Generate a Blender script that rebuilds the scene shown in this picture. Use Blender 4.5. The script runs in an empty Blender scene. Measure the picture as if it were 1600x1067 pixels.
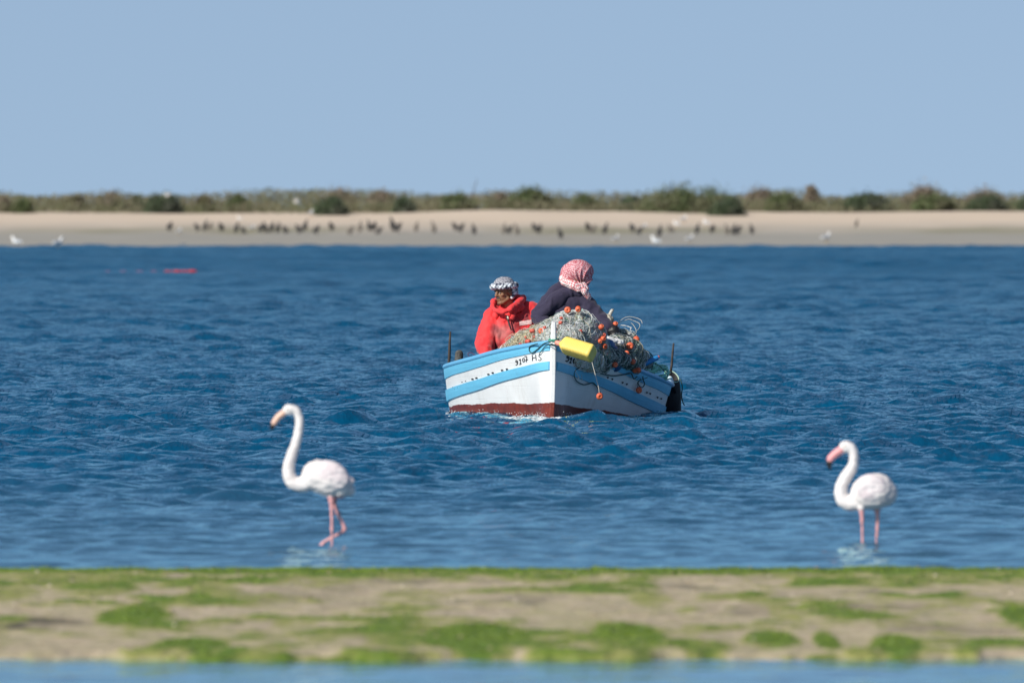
import bpy, bmesh, math, random
import numpy as np
from mathutils import Vector, Matrix
from mathutils.bvhtree import BVHTree

rng = random.Random(7)
nr = np.random.RandomState(11)
SC = bpy.context.scene
COL = SC.collection
PI = math.pi

# ------------------------------------------------------------------ camera, sky, sun, exposure
LENS = 600.0
F = LENS / 36.0 * 1600.0        # focal length in photo pixels
H = 2.09                        # eye height above the water
YH = 322.0                      # photo row of the horizon
cam_d = bpy.data.cameras.new('camera')
cam = bpy.data.objects.new('camera', cam_d)
COL.objects.link(cam)
cam.location = (0, 0, H)
cam.rotation_euler = (math.radians(90) - math.atan((533.5 - YH) / F), 0, 0)
cam_d.lens = LENS
cam_d.sensor_width = 36.0
cam_d.clip_start = 1.0
cam_d.clip_end = 30000
cam_d.dof.use_dof = True
cam_d.dof.focus_distance = 168.0
cam_d.dof.aperture_fstop = 8.2
SC.camera = cam

SUN_EL = math.radians(33)
SUN_A = math.radians(46)
sdir = Vector((-math.cos(SUN_EL) * math.cos(SUN_A), -math.cos(SUN_EL) * math.sin(SUN_A), math.sin(SUN_EL)))
world = bpy.data.worlds.new('World')
SC.world = world
world.use_nodes = True
wn = world.node_tree.nodes
wl = world.node_tree.links
wn.clear()
sky = wn.new('ShaderNodeTexSky')
sky.sky_type = 'NISHITA'
sky.sun_disc = False
sky.sun_elevation = SUN_EL
sky.sun_rotation = math.atan2(sdir.x, sdir.y)
sky.air_density = 1.0
sky.dust_density = 0.25
sky.ozone_density = 3.0
tint = wn.new('ShaderNodeMix')
tint.data_type = 'RGBA'
tint.blend_type = 'MULTIPLY'
tint.inputs['Factor'].default_value = 1.0
tint.inputs['B'].default_value = (1.00, 0.89, 0.855, 1)
bg = wn.new('ShaderNodeBackground')
bg.inputs['Strength'].default_value = 0.12
wo = wn.new('ShaderNodeOutputWorld')
# the haze right at the horizon is hidden by clear dry air: look the sky up a little higher
tcw = wn.new('ShaderNodeTexCoord')
up = wn.new('ShaderNodeVectorMath')
up.operation = 'ADD'
up.inputs[1].default_value = (0, 0, 0.16)
wl.new(tcw.outputs['Generated'], up.inputs[0])
wl.new(up.outputs[0], sky.inputs['Vector'])
wl.new(sky.outputs[0], tint.inputs['A'])
wl.new(tint.outputs['Result'], bg.inputs['Color'])
wl.new(bg.outputs[0], wo.inputs['Surface'])

sun_d = bpy.data.lights.new('sun', 'SUN')
sun_d.energy = 5.0
sun_d.angle = math.radians(0.5)
sun_d.color = (1.0, 0.95, 0.87)
sun = bpy.data.objects.new('sun', sun_d)
sun.rotation_euler = (-sdir).to_track_quat('-Z', 'Y').to_euler()
sun.location = (-50, -50, 60)
COL.objects.link(sun)

SC.view_settings.view_transform = 'Standard'
SC.view_settings.look = 'None'
SC.view_settings.gamma = 1.0
SC.view_settings.exposure = 0.0
SC.view_settings.use_curve_mapping = False
SC.render.engine = 'CYCLES'
SC.cycles.max_bounces = 6


# ------------------------------------------------------------------ helpers
def at(px, py, D):
    """world point seen at photo pixel (px, py) at distance D"""
    return Vector(((px - 800.0) * D / F, D, H - (py - YH) * D / F))


def water_D(py):
    return F * H / (py - YH)


def sm(e0, e1, x):
    t = np.clip((np.asarray(x, dtype=float) - e0) / (e1 - e0), 0, 1)
    return t * t * (3 - 2 * t)


def _hash(ix, iy, iz, seed):
    h = (ix * 374761393 + iy * 668265263 + iz * 2147483647 + seed * 974634777) & 0xffffffff
    h = ((h ^ (h >> 13)) * 1274126177) & 0xffffffff
    h = (h ^ (h >> 16)) & 0xffffffff
    return h.astype(np.float64) / 4294967295.0


def vnoise(P, seed=0):
    """value noise, P (n,3) -> (n,) in -1..1"""
    P = np.asarray(P, dtype=float)
    I = np.floor(P).astype(np.int64)
    f = P - I
    f = f * f * (3 - 2 * f)
    out = 0
    for dx in (0, 1):
        wx = f[:, 0] if dx else 1 - f[:, 0]
        for dy in (0, 1):
            wy = f[:, 1] if dy else 1 - f[:, 1]
            for dz in (0, 1):
                wz = f[:, 2] if dz else 1 - f[:, 2]
                out = out + wx * wy * wz * _hash(I[:, 0] + dx, I[:, 1] + dy, I[:, 2] + dz, seed)
    return out * 2 - 1


def fbm(P, octv=4, seed=0):
    s, a, t = 0, 1.0, 0
    P = np.asarray(P, dtype=float)
    for k in range(octv):
        s = s + a * vnoise(P * (2.03 ** k) + 17.3 * k, seed + k)
        t += a
        a *= 0.5
    return s / t


def mesh_from(name, V, Fc, smooth=True):
    me = bpy.data.meshes.new(name)
    V = np.asarray(V, dtype=np.float32)
    if isinstance(Fc, np.ndarray):
        n, k = Fc.shape
        me.vertices.add(len(V))
        me.vertices.foreach_set('co', V.ravel())
        me.loops.add(n * k)
        me.loops.foreach_set('vertex_index', Fc.astype(np.int32).ravel())
        me.polygons.add(n)
        me.polygons.foreach_set('loop_start', np.arange(0, n * k, k, dtype=np.int32))
        me.polygons.foreach_set('loop_total', np.full(n, k, dtype=np.int32))
        me.update(calc_edges=True)
    else:
        me.from_pydata([tuple(map(float, v)) for v in V], [], Fc)
        me.update()
    if smooth:
        me.polygons.foreach_set('use_smooth', np.ones(len(me.polygons), dtype=bool))
    return me


def link(name, me, mats=None, parent=None, loc=None, rot=None):
    o = bpy.data.objects.new(name, me)
    COL.objects.link(o)
    if mats is not None and me is not None and len(me.materials) == 0:
        for m in (mats if isinstance(mats, (list, tuple)) else [mats]):
            me.materials.append(m)
    if loc is not None:
        o.location = loc
    if rot is not None:
        o.rotation_euler = rot
    if parent is not None:
        o.parent = parent
    return o


def tag(o, label=None, cat=None, group=None, kind=None):
    if label:
        o['label'] = label
    if cat:
        o['category'] = cat
    if group:
        o['group'] = group
    if kind:
        o['kind'] = kind
    return o


def empty(name, loc, rot=(0, 0, 0)):
    o = bpy.data.objects.new(name, None)
    COL.objects.link(o)
    o.location = loc
    o.rotation_euler = rot
    o.empty_display_size = 0.1
    return o


class Geo:
    """collects pieces into one mesh, with material indices"""
    def __init__(self):
        self.V, self.F, self.M, self.n = [], [], [], 0

    def add(self, V, Fc, m=0):
        V = [tuple(v) for v in V]
        self.V += V
        self.F += [tuple(i + self.n for i in f) for f in Fc]
        self.M += [m] * len(Fc)
        self.n += len(V)

    def tube(self, pts, r, seg=6, m=0, cap=True):
        pts = [Vector(p) for p in pts]
        n = len(pts)
        rs = r if isinstance(r, (list, tuple)) else [r] * n
        V, Fc = [], []
        prev = None
        for i, p in enumerate(pts):
            d = (pts[min(i + 1, n - 1)] - pts[max(i - 1, 0)])
            d = d.normalized() if d.length > 1e-9 else Vector((0, 0, 1))
            if prev is None:
                a = d.orthogonal().normalized()
            else:
                a = prev - d * prev.dot(d)
                a = a.normalized() if a.length > 1e-6 else d.orthogonal().normalized()
            prev = a
            b = d.cross(a)
            for k in range(seg):
                t = 2 * PI * k / seg
                V.append(p + (a * math.cos(t) + b * math.sin(t)) * rs[i])
        for i in range(n - 1):
            for k in range(seg):
                k2 = (k + 1) % seg
                Fc.append((i * seg + k, i * seg + k2, (i + 1) * seg + k2, (i + 1) * seg + k))
        if cap:
            Fc.append(tuple(range(seg - 1, -1, -1)))
            Fc.append(tuple((n - 1) * seg + k for k in range(seg)))
        self.add(V, Fc, m)

    def box(self, c, s, R=None, m=0):
        V = []
        for x in (-1, 1):
            for y in (-1, 1):
                for z in (-1, 1):
                    v = Vector((x * s[0] / 2, y * s[1] / 2, z * s[2] / 2))
                    if R is not None:
                        v = R @ v
                    V.append(Vector(c) + v)
        self.add(V, [(0, 1, 3, 2), (4, 6, 7, 5), (0, 4, 5, 1), (2, 3, 7, 6), (0, 2, 6, 4), (1, 5, 7, 3)], m)

    def build(self, name, mats, parent=None, smooth=True):
        me = bpy.data.meshes.new(name)
        me.from_pydata(self.V, [], self.F)
        me.update()
        o = link(name, me, mats, parent)
        if any(self.M):
            me.polygons.foreach_set('material_index', np.array(self.M, dtype=np.int32))
        if smooth:
            me.polygons.foreach_set('use_smooth', np.ones(len(me.polygons), dtype=bool))
        return o


def catmull(P, n=8):
    P = [Vector(p) for p in P]
    Q = [P[0] * 2 - P[1]] + P + [P[-1] * 2 - P[-2]]
    out = []
    for i in range(1, len(Q) - 2):
        for k in range(n):
            t = k / n
            a, b, c, d = Q[i - 1], Q[i], Q[i + 1], Q[i + 2]
            out.append(0.5 * ((2 * b) + (c - a) * t + (2 * a - 5 * b + 4 * c - d) * t * t + (3 * b - a - 3 * c + d) * t ** 3))
    out.append(P[-1])
    return out


# ---- blobs: union of tapered capsules and ellipsoids, fused into one surface
def prim_geo(g, prims, seg=16):
    for p in prims:
        if p[0] == 'c':
            _, a, ra, b, rb = p
            a, b = Vector(a), Vector(b)
            d = b - a
            L = d.length
            if L < 1e-6:
                d = Vector((0, 0, 1))
            else:
                d = d / L
            u = d.orthogonal().normalized()
            w = d.cross(u)
            rings = []
            for k in range(1, 5):
                t = PI / 2 * k / 4
                rings.append((a - d * ra * math.cos(t), ra * math.sin(t)))
            for k in range(0, 4):
                t = PI / 2 * k / 4
                rings.append((b + d * rb * math.sin(t), rb * math.cos(t)))
            V = [a - d * ra]
            for c, r in rings:
                for s in range(seg):
                    th = 2 * PI * s / seg
                    V.append(c + (u * math.cos(th) + w * math.sin(th)) * r)
            V.append(b + d * rb)
            Fc = []
            for s in range(seg):
                Fc.append((0, 1 + (s + 1) % seg, 1 + s))
            for i in range(len(rings) - 1):
                for s in range(seg):
                    s2 = (s + 1) % seg
                    Fc.append((1 + i * seg + s, 1 + i * seg + s2, 1 + (i + 1) * seg + s2, 1 + (i + 1) * seg + s))
            last = 1 + (len(rings) - 1) * seg
            for s in range(seg):
                Fc.append((last + s, last + (s + 1) % seg, len(V) - 1))
            g.add(V, Fc)
        else:
            _, c, rad = p[:3]
            R = p[3] if len(p) > 3 else Matrix.Identity(3)
            V, Fc = [], []
            nr_, ns = 10, seg
            V.append(Vector(c) + R @ Vector((0, 0, -rad[2])))
            for i in range(1, nr_):
                t = -PI / 2 + PI * i / nr_
                for s in range(ns):
                    th = 2 * PI * s / ns
                    V.append(Vector(c) + R @ Vector((rad[0] * math.cos(t) * math.cos(th), rad[1] * math.cos(t) * math.sin(th), rad[2] * math.sin(t))))
            V.append(Vector(c) + R @ Vector((0, 0, rad[2])))
            for s in range(ns):
                Fc.append((0, 1 + (s + 1) % ns, 1 + s))
                Fc.append((len(V) - 1, 1 + (nr_ - 2) * ns + s, 1 + (nr_ - 2) * ns + (s + 1) % ns))
            for i in range(nr_ - 2):
                for s in range(ns):
                    s2 = (s + 1) % ns
                    Fc.append((1 + i * ns + s, 1 + i * ns + s2, 1 + (i + 1) * ns + s2, 1 + (i + 1) * ns + s))
            g.add(V, Fc)


def blob_mesh(name, prims, voxel=0.01, smooth=4, seg=16):
    g = Geo()
    prim_geo(g, prims, seg)
    me = bpy.data.meshes.new('tmp')
    me.from_pydata(g.V, [], g.F)
    me.update()
    o = bpy.data.objects.new('tmp', me)
    COL.objects.link(o)
    md = o.modifiers.new('r', 'REMESH')
    md.mode = 'VOXEL'
    md.voxel_size = voxel
    md.use_smooth_shade = True
    if smooth:
        s = o.modifiers.new('s', 'SMOOTH')
        s.factor = 0.5
        s.iterations = smooth
    dg = bpy.context.evaluated_depsgraph_get()
    out = bpy.data.meshes.new_from_object(o.evaluated_get(dg))
    out.name = name
    bpy.data.objects.remove(o)
    bpy.data.meshes.remove(me)
    out.materials.clear()
    out.polygons.foreach_set('use_smooth', np.ones(len(out.polygons), dtype=bool))
    return out


def get_co(me):
    a = np.empty(len(me.vertices) * 3, dtype=np.float32)
    me.vertices.foreach_get('co', a)
    return a.reshape(-1, 3).astype(float)


def get_no(me):
    a = np.empty(len(me.vertices) * 3, dtype=np.float32)
    me.vertex_normals.foreach_get('vector', a)
    return a.reshape(-1, 3).astype(float)


def set_co(me, P):
    me.vertices.foreach_set('co', P.astype(np.float32).ravel())
    me.update()


def fold(me, amp, scale, stretch=(1, 1, 1), seed=0, ridged=True):
    P, N = get_co(me), get_no(me)
    Q = P * scale * np.array(stretch)
    w = np.stack([fbm(Q * 0.6, 2, seed + 5), fbm(Q * 0.6 + 9, 2, seed + 6), fbm(Q * 0.6 + 21, 2, seed + 7)], 1)
    n = fbm(Q + w * 1.3, 3, seed)
    if ridged:
        n = 1 - 2.4 * np.abs(n)
    set_co(me, P + N * (n * amp)[:, None])


def blob(name, prims, mats, parent=None, voxel=0.01, smooth=4, folds=None):
    me = blob_mesh(name, prims, voxel, smooth)
    if folds:
        fold(me, *folds)
    return link(name, me, mats, parent)


# ------------------------------------------------------------------ materials
def mat(name, color, rough=0.6, var=0.12, scale=8.0, bump=0.0, bscale=40.0, color2=None, spec=0.5, thresh=None, metal=0.0, coords='Object', sheen=0.0):
    m = bpy.data.materials.new(name)
    m.use_nodes = True
    nt = m.node_tree
    b = nt.nodes['Principled BSDF']
    b.inputs['Roughness'].default_value = rough
    b.inputs['Specular IOR Level'].default_value = spec
    b.inputs['Metallic'].default_value = metal
    if sheen:
        b.inputs['Sheen Weight'].default_value = sheen
    tc = nt.nodes.new('ShaderNodeTexCoord')
    nz = nt.nodes.new('ShaderNodeTexNoise')
    nz.inputs['Scale'].default_value = scale
    nz.inputs['Detail'].default_value = 6
    nz.inputs['Roughness'].default_value = 0.6
    nt.links.new(tc.outputs[coords], nz.inputs['Vector'])
    cr = nt.nodes.new('ShaderNodeValToRGB')
    c = color
    if color2 is None:
        lo = tuple(x * (1 - var) for x in c[:3]) + (1,)
        hi = tuple(min(1, x * (1 + var)) for x in c[:3]) + (1,)
    else:
        lo, hi = tuple(c[:3]) + (1,), tuple(color2[:3]) + (1,)
    cr.color_ramp.elements[0].color = lo
    cr.color_ramp.elements[1].color = hi
    t = thresh or (0.35, 0.65)
    cr.color_ramp.elements[0].position = t[0]
    cr.color_ramp.elements[1].position = t[1]
    nt.links.new(nz.outputs['Fac'], cr.inputs['Fac'])
    nt.links.new(cr.outputs['Color'], b.inputs['Base Color'])
    if bump:
        n2 = nt.nodes.new('ShaderNodeTexNoise')
        n2.inputs['Scale'].default_value = bscale
        n2.inputs['Detail'].default_value = 5
        bp = nt.nodes.new('ShaderNodeBump')
        bp.inputs['Strength'].default_value = 0.6
        bp.inputs['Distance'].default_value = bump
        nt.links.new(tc.outputs[coords], n2.inputs['Vector'])
        nt.links.new(n2.outputs['Fac'], bp.inputs['Height'])
        nt.links.new(bp.outputs['Normal'], b.inputs['Normal'])
    m['ramp'] = cr.name
    return m


def nodes_of(m):
    nt = m.node_tree
    return nt, nt.nodes['Principled BSDF'], nt.nodes[m['ramp']]


def mth(nt, op, a, b=None, c=None):
    n = nt.nodes.new('ShaderNodeMath')
    n.operation = op
    for i, v in enumerate((a, b, c)):
        if v is None:
            continue
        if isinstance(v, (int, float)):
            n.inputs[i].default_value = v
        else:
            nt.links.new(v, n.inputs[i])
    return n.outputs[0]


def mixc(nt, fac, a, b):
    n = nt.nodes.new('ShaderNodeMix')
    n.data_type = 'RGBA'
    for k, v in (('Factor', fac), ('A', a), ('B', b)):
        if isinstance(v, (int, float)):
            n.inputs[k].default_value = v
        elif isinstance(v, tuple):
            n.inputs[k].default_value = tuple(v[:3]) + (1,)
        else:
            nt.links.new(v, n.inputs[k])
    return n.outputs['Result']


def noise_node(nt, vec, scale, detail=4, stretch=None):
    if stretch:
        mp = nt.nodes.new('ShaderNodeMapping')
        mp.inputs['Scale'].default_value = stretch
        nt.links.new(vec, mp.inputs['Vector'])
        vec = mp.outputs[0]
    n = nt.nodes.new('ShaderNodeTexNoise')
    n.inputs['Scale'].default_value = scale
    n.inputs['Detail'].default_value = detail
    nt.links.new(vec, n.inputs['Vector'])
    return n.outputs['Fac']


def ramp(nt, fac, p0, p1):
    n = nt.nodes.new('ShaderNodeMapRange')
    n.inputs['From Min'].default_value = p0
    n.inputs['From Max'].default_value = p1
    nt.links.new(fac, n.inputs['Value'])
    return n.outputs[0]


# ------------------------------------------------------------------ water
BANK_NEAR, BANK_FAR = water_D(1032), water_D(893)


def build_water():
    Y, y = [], 40.0
    while y < 905:                       # finer rows where the chop is seen sharply
        Y.append(y)
        y *= 1 + (0.003 if y < 98 else 0.0008 if y < 235 else 0.0008 + 0.0006 * min(1, (y - 235) / 200))
    Y = np.array(Y)
    ny = len(Y)
    ud = np.linspace(-0.046, 0.046, 300)
    du = ud[1] - ud[0]
    ext = []
    u, s = 0.046, du
    while u < 1.6:
        s *= 1.22
        u += s
        ext.append(u)
    ext = np.array(ext)
    U = np.concatenate([-ext[::-1], ud, ext])
    dU = np.gradient(U)
    nx = len(U)
    X0 = (Y[:, None] * U[None, :])
    Y0 = np.repeat(Y[:, None], nx, 1)
    dx = (Y[:, None] * dU[None, :]) * 1.0
    dy = np.repeat(np.gradient(Y)[:, None], nx, 1)
    # gust pattern and calm zones
    P = np.stack([X0.ravel() / 2.6, Y0.ravel() / 9.0, np.zeros(X0.size)], 1)
    gust = fbm(P, 3, 3).reshape(X0.shape)
    amp = 0.10 + 0.22 * sm(96, 104, Y0) + 0.68 * sm(103, 150, Y0)
    amp = amp * (1 + 0.38 * gust)
    Z = np.zeros_like(X0)
    DX = np.zeros_like(X0)
    DY = np.zeros_like(X0)
    r = np.random.RandomState(5)
    N = 64
    slope = 0.25 / math.sqrt(N / 2)
    for i in range(N):
        lam = 0.21 * (1.7 / 0.21) ** ((i + r.rand()) / N)
        th = r.normal(0, 0.85) + 0.25
        k = 2 * PI / lam
        cx, cy = math.sin(th), math.cos(th)
        ph = r.rand() * 2 * PI
        a = slope / k * (1.5 if lam < .7 else 1.0 if lam < 1.1 else .7)
        sp = np.maximum(np.abs(cx) * dx, np.abs(cy) * dy)
        att = sm(1.6, 3.2, lam / np.maximum(sp, 1e-4))
        phi = k * (cx * X0 + cy * Y0) + ph
        A = a * att
        Z += A * np.cos(phi)
        sn = A * np.sin(phi) * (0.6 if lam > .5 else 0.35)
        DX -= cx * sn
        DY -= cy * sn
    farw = sm(190, 330, Y0)
    for i in range(16):                  # longer chop out on the open lagoon
        lam = 1.7 * (5.0 / 1.7) ** ((i + r.rand()) / 16)
        th = r.normal(0, 0.8) + 0.25
        k = 2 * PI / lam
        cx, cy = math.sin(th), math.cos(th)
        phi = k * (cx * X0 + cy * Y0) + r.rand() * 2 * PI
        Z += farw * 0.034 / k * np.cos(phi) * sm(1.6, 3.2, lam / np.maximum(np.abs(cx) * dx, np.abs(cy) * dy))
    Z *= amp
    DX *= amp
    DY *= amp
    V = np.stack([(X0 + DX).ravel(), (Y0 + DY).ravel(), Z.ravel()], 1)
    idx = np.arange(ny * nx).reshape(ny, nx)
    Fq = np.stack([idx[:-1, :-1].ravel(), idx[:-1, 1:].ravel(), idx[1:, 1:].ravel(), idx[1:, :-1].ravel()], 1)
    me = mesh_from('sea_water', V, Fq)
    m = bpy.data.materials.new('sea_water')
    m.use_nodes = True
    nt = m.node_tree
    nt.nodes.remove(nt.nodes['Principled BSDF'])
    out = nt.nodes['Material Output']
    geo = nt.nodes.new('ShaderNodeNewGeometry')
    pos = geo.outputs['Position']
    sx = nt.nodes.new('ShaderNodeSeparateXYZ')
    nt.links.new(pos, sx.inputs[0])
    Yp = sx.outputs[1]
    # colour of the water itself: shallow and sandy near the bar, deep further out
    n1 = noise_node(nt, pos, 0.35, 4, (1.0, 0.25, 1))
    deep = mixc(nt, n1, (0.0002, 0.034, 0.082), (0.0006, 0.091, 0.195))
    colr = mixc(nt, mth(nt, 'MULTIPLY', ramp(nt, Yp, 132.0, 96.0), 0.8), deep, (0.055, 0.110, 0.155))
    colr = mixc(nt, mth(nt, 'MULTIPLY', ramp(nt, Yp, 97.0, 82.0), 0.8), colr, (0.19, 0.165, 0.19))
    h1 = noise_node(nt, pos, 8.0, 4, (1.0, 0.30, 1))
    h2 = noise_node(nt, pos, 3.0, 3, (1.0, 0.45, 1))
    h3 = noise_node(nt, pos, 0.9, 4, (1.0, 0.6, 1))
    hh = mth(nt, 'ADD', mth(nt, 'MULTIPLY', h1, 0.5), mth(nt, 'MULTIPLY', h2, 1.3))
    calm = ramp(nt, Yp, 100.0, 150.0)
    hh = mth(nt, 'MULTIPLY', hh, mth(nt, 'ADD', mth(nt, 'MULTIPLY', calm, 0.8), 0.25))
    # beyond the reach of the modelled waves the longer chop is carried by relief
    hh = mth(nt, 'ADD', hh, mth(nt, 'MULTIPLY', h3, mth(nt, 'MULTIPLY', ramp(nt, Yp, 170.0, 420.0), 2.2)))
    bp = nt.nodes.new('ShaderNodeBump')
    bp.inputs['Strength'].default_value = 1.0
    bp.inputs['Distance'].default_value = 0.085
    nt.links.new(hh, bp.inputs['Height'])
    dif = nt.nodes.new('ShaderNodeBsdfDiffuse')
    nt.links.new(colr, dif.inputs['Color'])
    nt.links.new(bp.outputs[0], dif.inputs['Normal'])
    gls = nt.nodes.new('ShaderNodeBsdfGlossy')
    gls.inputs['Color'].default_value = (0.64, 0.95, 1.0, 1)
    nt.links.new(bp.outputs[0], gls.inputs['Normal'])
    far = ramp(nt, Yp, 190.0, 560.0)
    nt.links.new(mth(nt, 'ADD', mth(nt, 'MULTIPLY', far, 0.15), 0.045), gls.inputs['Roughness'])
    fr = nt.nodes.new('ShaderNodeFresnel')
    fr.inputs['IOR'].default_value = 1.333
    nt.links.new(bp.outputs[0], fr.inputs['Normal'])
    # facets too small to see keep a distant choppy sea from mirroring like a calm one
    patch = noise_node(nt, pos, 0.12, 5, (1.0, 0.22, 1))
    capf = mth(nt, 'ADD', mth(nt, 'MULTIPLY', mth(nt, 'SUBTRACT', patch, .5), .75), 0.40)
    cap = nt.nodes.new('ShaderNodeMix')
    nt.links.new(far, cap.inputs[0])
    cap.inputs[2].default_value = 0.80
    nt.links.new(capf, cap.inputs[3])
    fac = mth(nt, 'MINIMUM', fr.outputs[0], cap.outputs[0])
    mx = nt.nodes.new('ShaderNodeMixShader')
    nt.links.new(fac, mx.inputs[0])
    nt.links.new(dif.outputs[0], mx.inputs[1])
    nt.links.new(gls.outputs[0], mx.inputs[2])
    nt.links.new(mx.outputs[0], out.inputs['Surface'])
    o = link('sea_water', me, m)
    tag(o, 'choppy dark blue lagoon water between the mud bar and the far beach', kind='structure')
    return o


build_water()


# ------------------------------------------------------------------ near shore under the camera
def near_shore():
    ys = np.linspace(-250, 44, 60)
    xs = np.linspace(-300, 300, 80)
    Yg, Xg = np.meshgrid(ys, xs, indexing='ij')
    Zg = 0.42 - 0.0135 * np.maximum(Yg + 5, 0) + 0.04 * fbm(np.stack([Xg.ravel() / 6, Yg.ravel() / 6, Xg.ravel() * 0], 1), 3, 1).reshape(Xg.shape)
    idx = np.arange(Yg.size).reshape(Yg.shape)
    Fq = np.stack([idx[:-1, :-1].ravel(), idx[:-1, 1:].ravel(), idx[1:, 1:].ravel(), idx[1:, :-1].ravel()], 1)
    me = mesh_from('shore_ground', np.stack([Xg.ravel(), Yg.ravel(), Zg.ravel()], 1), Fq)
    m = mat('near_sand', (0.34, 0.28, 0.19), 0.9, 0.2, 2.0, 0.01, 30)
    tag(link('shore_ground', me, m), 'sandy shore the picture is taken from', kind='structure')


near_shore()


# ------------------------------------------------------------------ mud bar in the foreground
PATCH = [  # (x0, x1, y0, y1, strength) in photo pixels
    (150, 272, 957, 988, 1.0), (240, 350, 1006, 1030, 1.0), (555, 700, 990, 1020, .7), (660, 832, 986, 1030, 1.0),
    (915, 1035, 980, 1026, .95), (1035, 1150, 1008, 1030, .8), (1165, 1252, 995, 1026, .85), (1274, 1312, 996, 1030, .95),
    (1362, 1445, 1001, 1034, 1.0), (1568, 1640, 955, 1002, .9), (0, 280, 893, 925, .55), (-60, 60, 925, 950, .45),
    (280, 372, 915, 962, .5), (1290, 1335, 890, 915, .7), (1200, 1250, 950, 985, .4), (440, 600, 900, 925, .35),
    (590, 700, 925, 965, .3), (850, 960, 900, 925, .35), (1400, 1480, 885, 906, .6), (980, 1050, 930, 960, .35),
    (420, 500, 975, 1000, .3), (1420, 1540, 935, 960, .35), (-80, 20, 1000, 1030, .3)]
PW = []
for (x0, x1, y0, y1, s) in PATCH:
    D0, D1 = water_D(y1), water_D(y0)
    Dm = (D0 + D1) / 2
    PW.append((((x0 + x1) / 2 - 800) * Dm / F, (x1 - x0) / 2 * Dm / F, Dm, (D1 - D0) / 2, s))


def bar_fields(X, Y):
    P = np.stack([X / 0.55, Y / 1.6, X * 0], 1)
    n = fbm(P, 5, 21)
    n2 = fbm(P * 3.1 + 4, 4, 31)
    n3 = fbm(P * 9.1 + 4, 3, 41)
    g = np.zeros_like(X)
    for (cx, wx, cy, wy, s) in PW:
        d = np.sqrt(((X - cx) / wx) ** 2 + ((Y - cy) / wy) ** 2) + 0.35 * n2
        g = np.maximum(g, s * (1 - sm(0.7, 1.25, d)))
    back = sm(BANK_FAR - 2.9, BANK_FAR - 1.5, Y + 1.2 * n) * (0.80 + 0.5 * sm(-.35, .25, n))
    g = np.maximum(g, np.clip(back, 0, 1))
    g = np.maximum(g, 0.80 * sm(-0.15, 0.55, n + 0.60 * n2 + .15 * n3))
    # edges
    e_near = sm(BANK_NEAR - 0.25, BANK_NEAR + 0.55, Y + 0.45 * n + 0.25 * n2 + 0.06 * g)
    e_far = 1 - sm(BANK_FAR - 0.9, BANK_FAR + 0.5, Y + 0.6 * n)
    plate = e_near * e_far
    Z = -0.07 + 0.105 * plate + plate * (0.022 * n + 0.014 * n2 + 0.008 * n3 + 0.008 * g * (0.7 + 0.3 * n3))
    dark = sm(.15, .6, fbm(np.stack([X / 0.5, Y / 1.2, X * 0 + 7], 1), 3, 77)) * 0.5
    cx, cy = (60 - 800) * 84 / F, water_D(985)
    dark = np.maximum(dark, (1 - sm(0.5, 1.2, np.sqrt(((X - cx) / 0.26) ** 2 + ((Y - cy) / 1.6) ** 2) + 0.3 * n2)) * sm(-.5, -.05, n2) * 1.0)
    return Z, g, dark, n2


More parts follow.
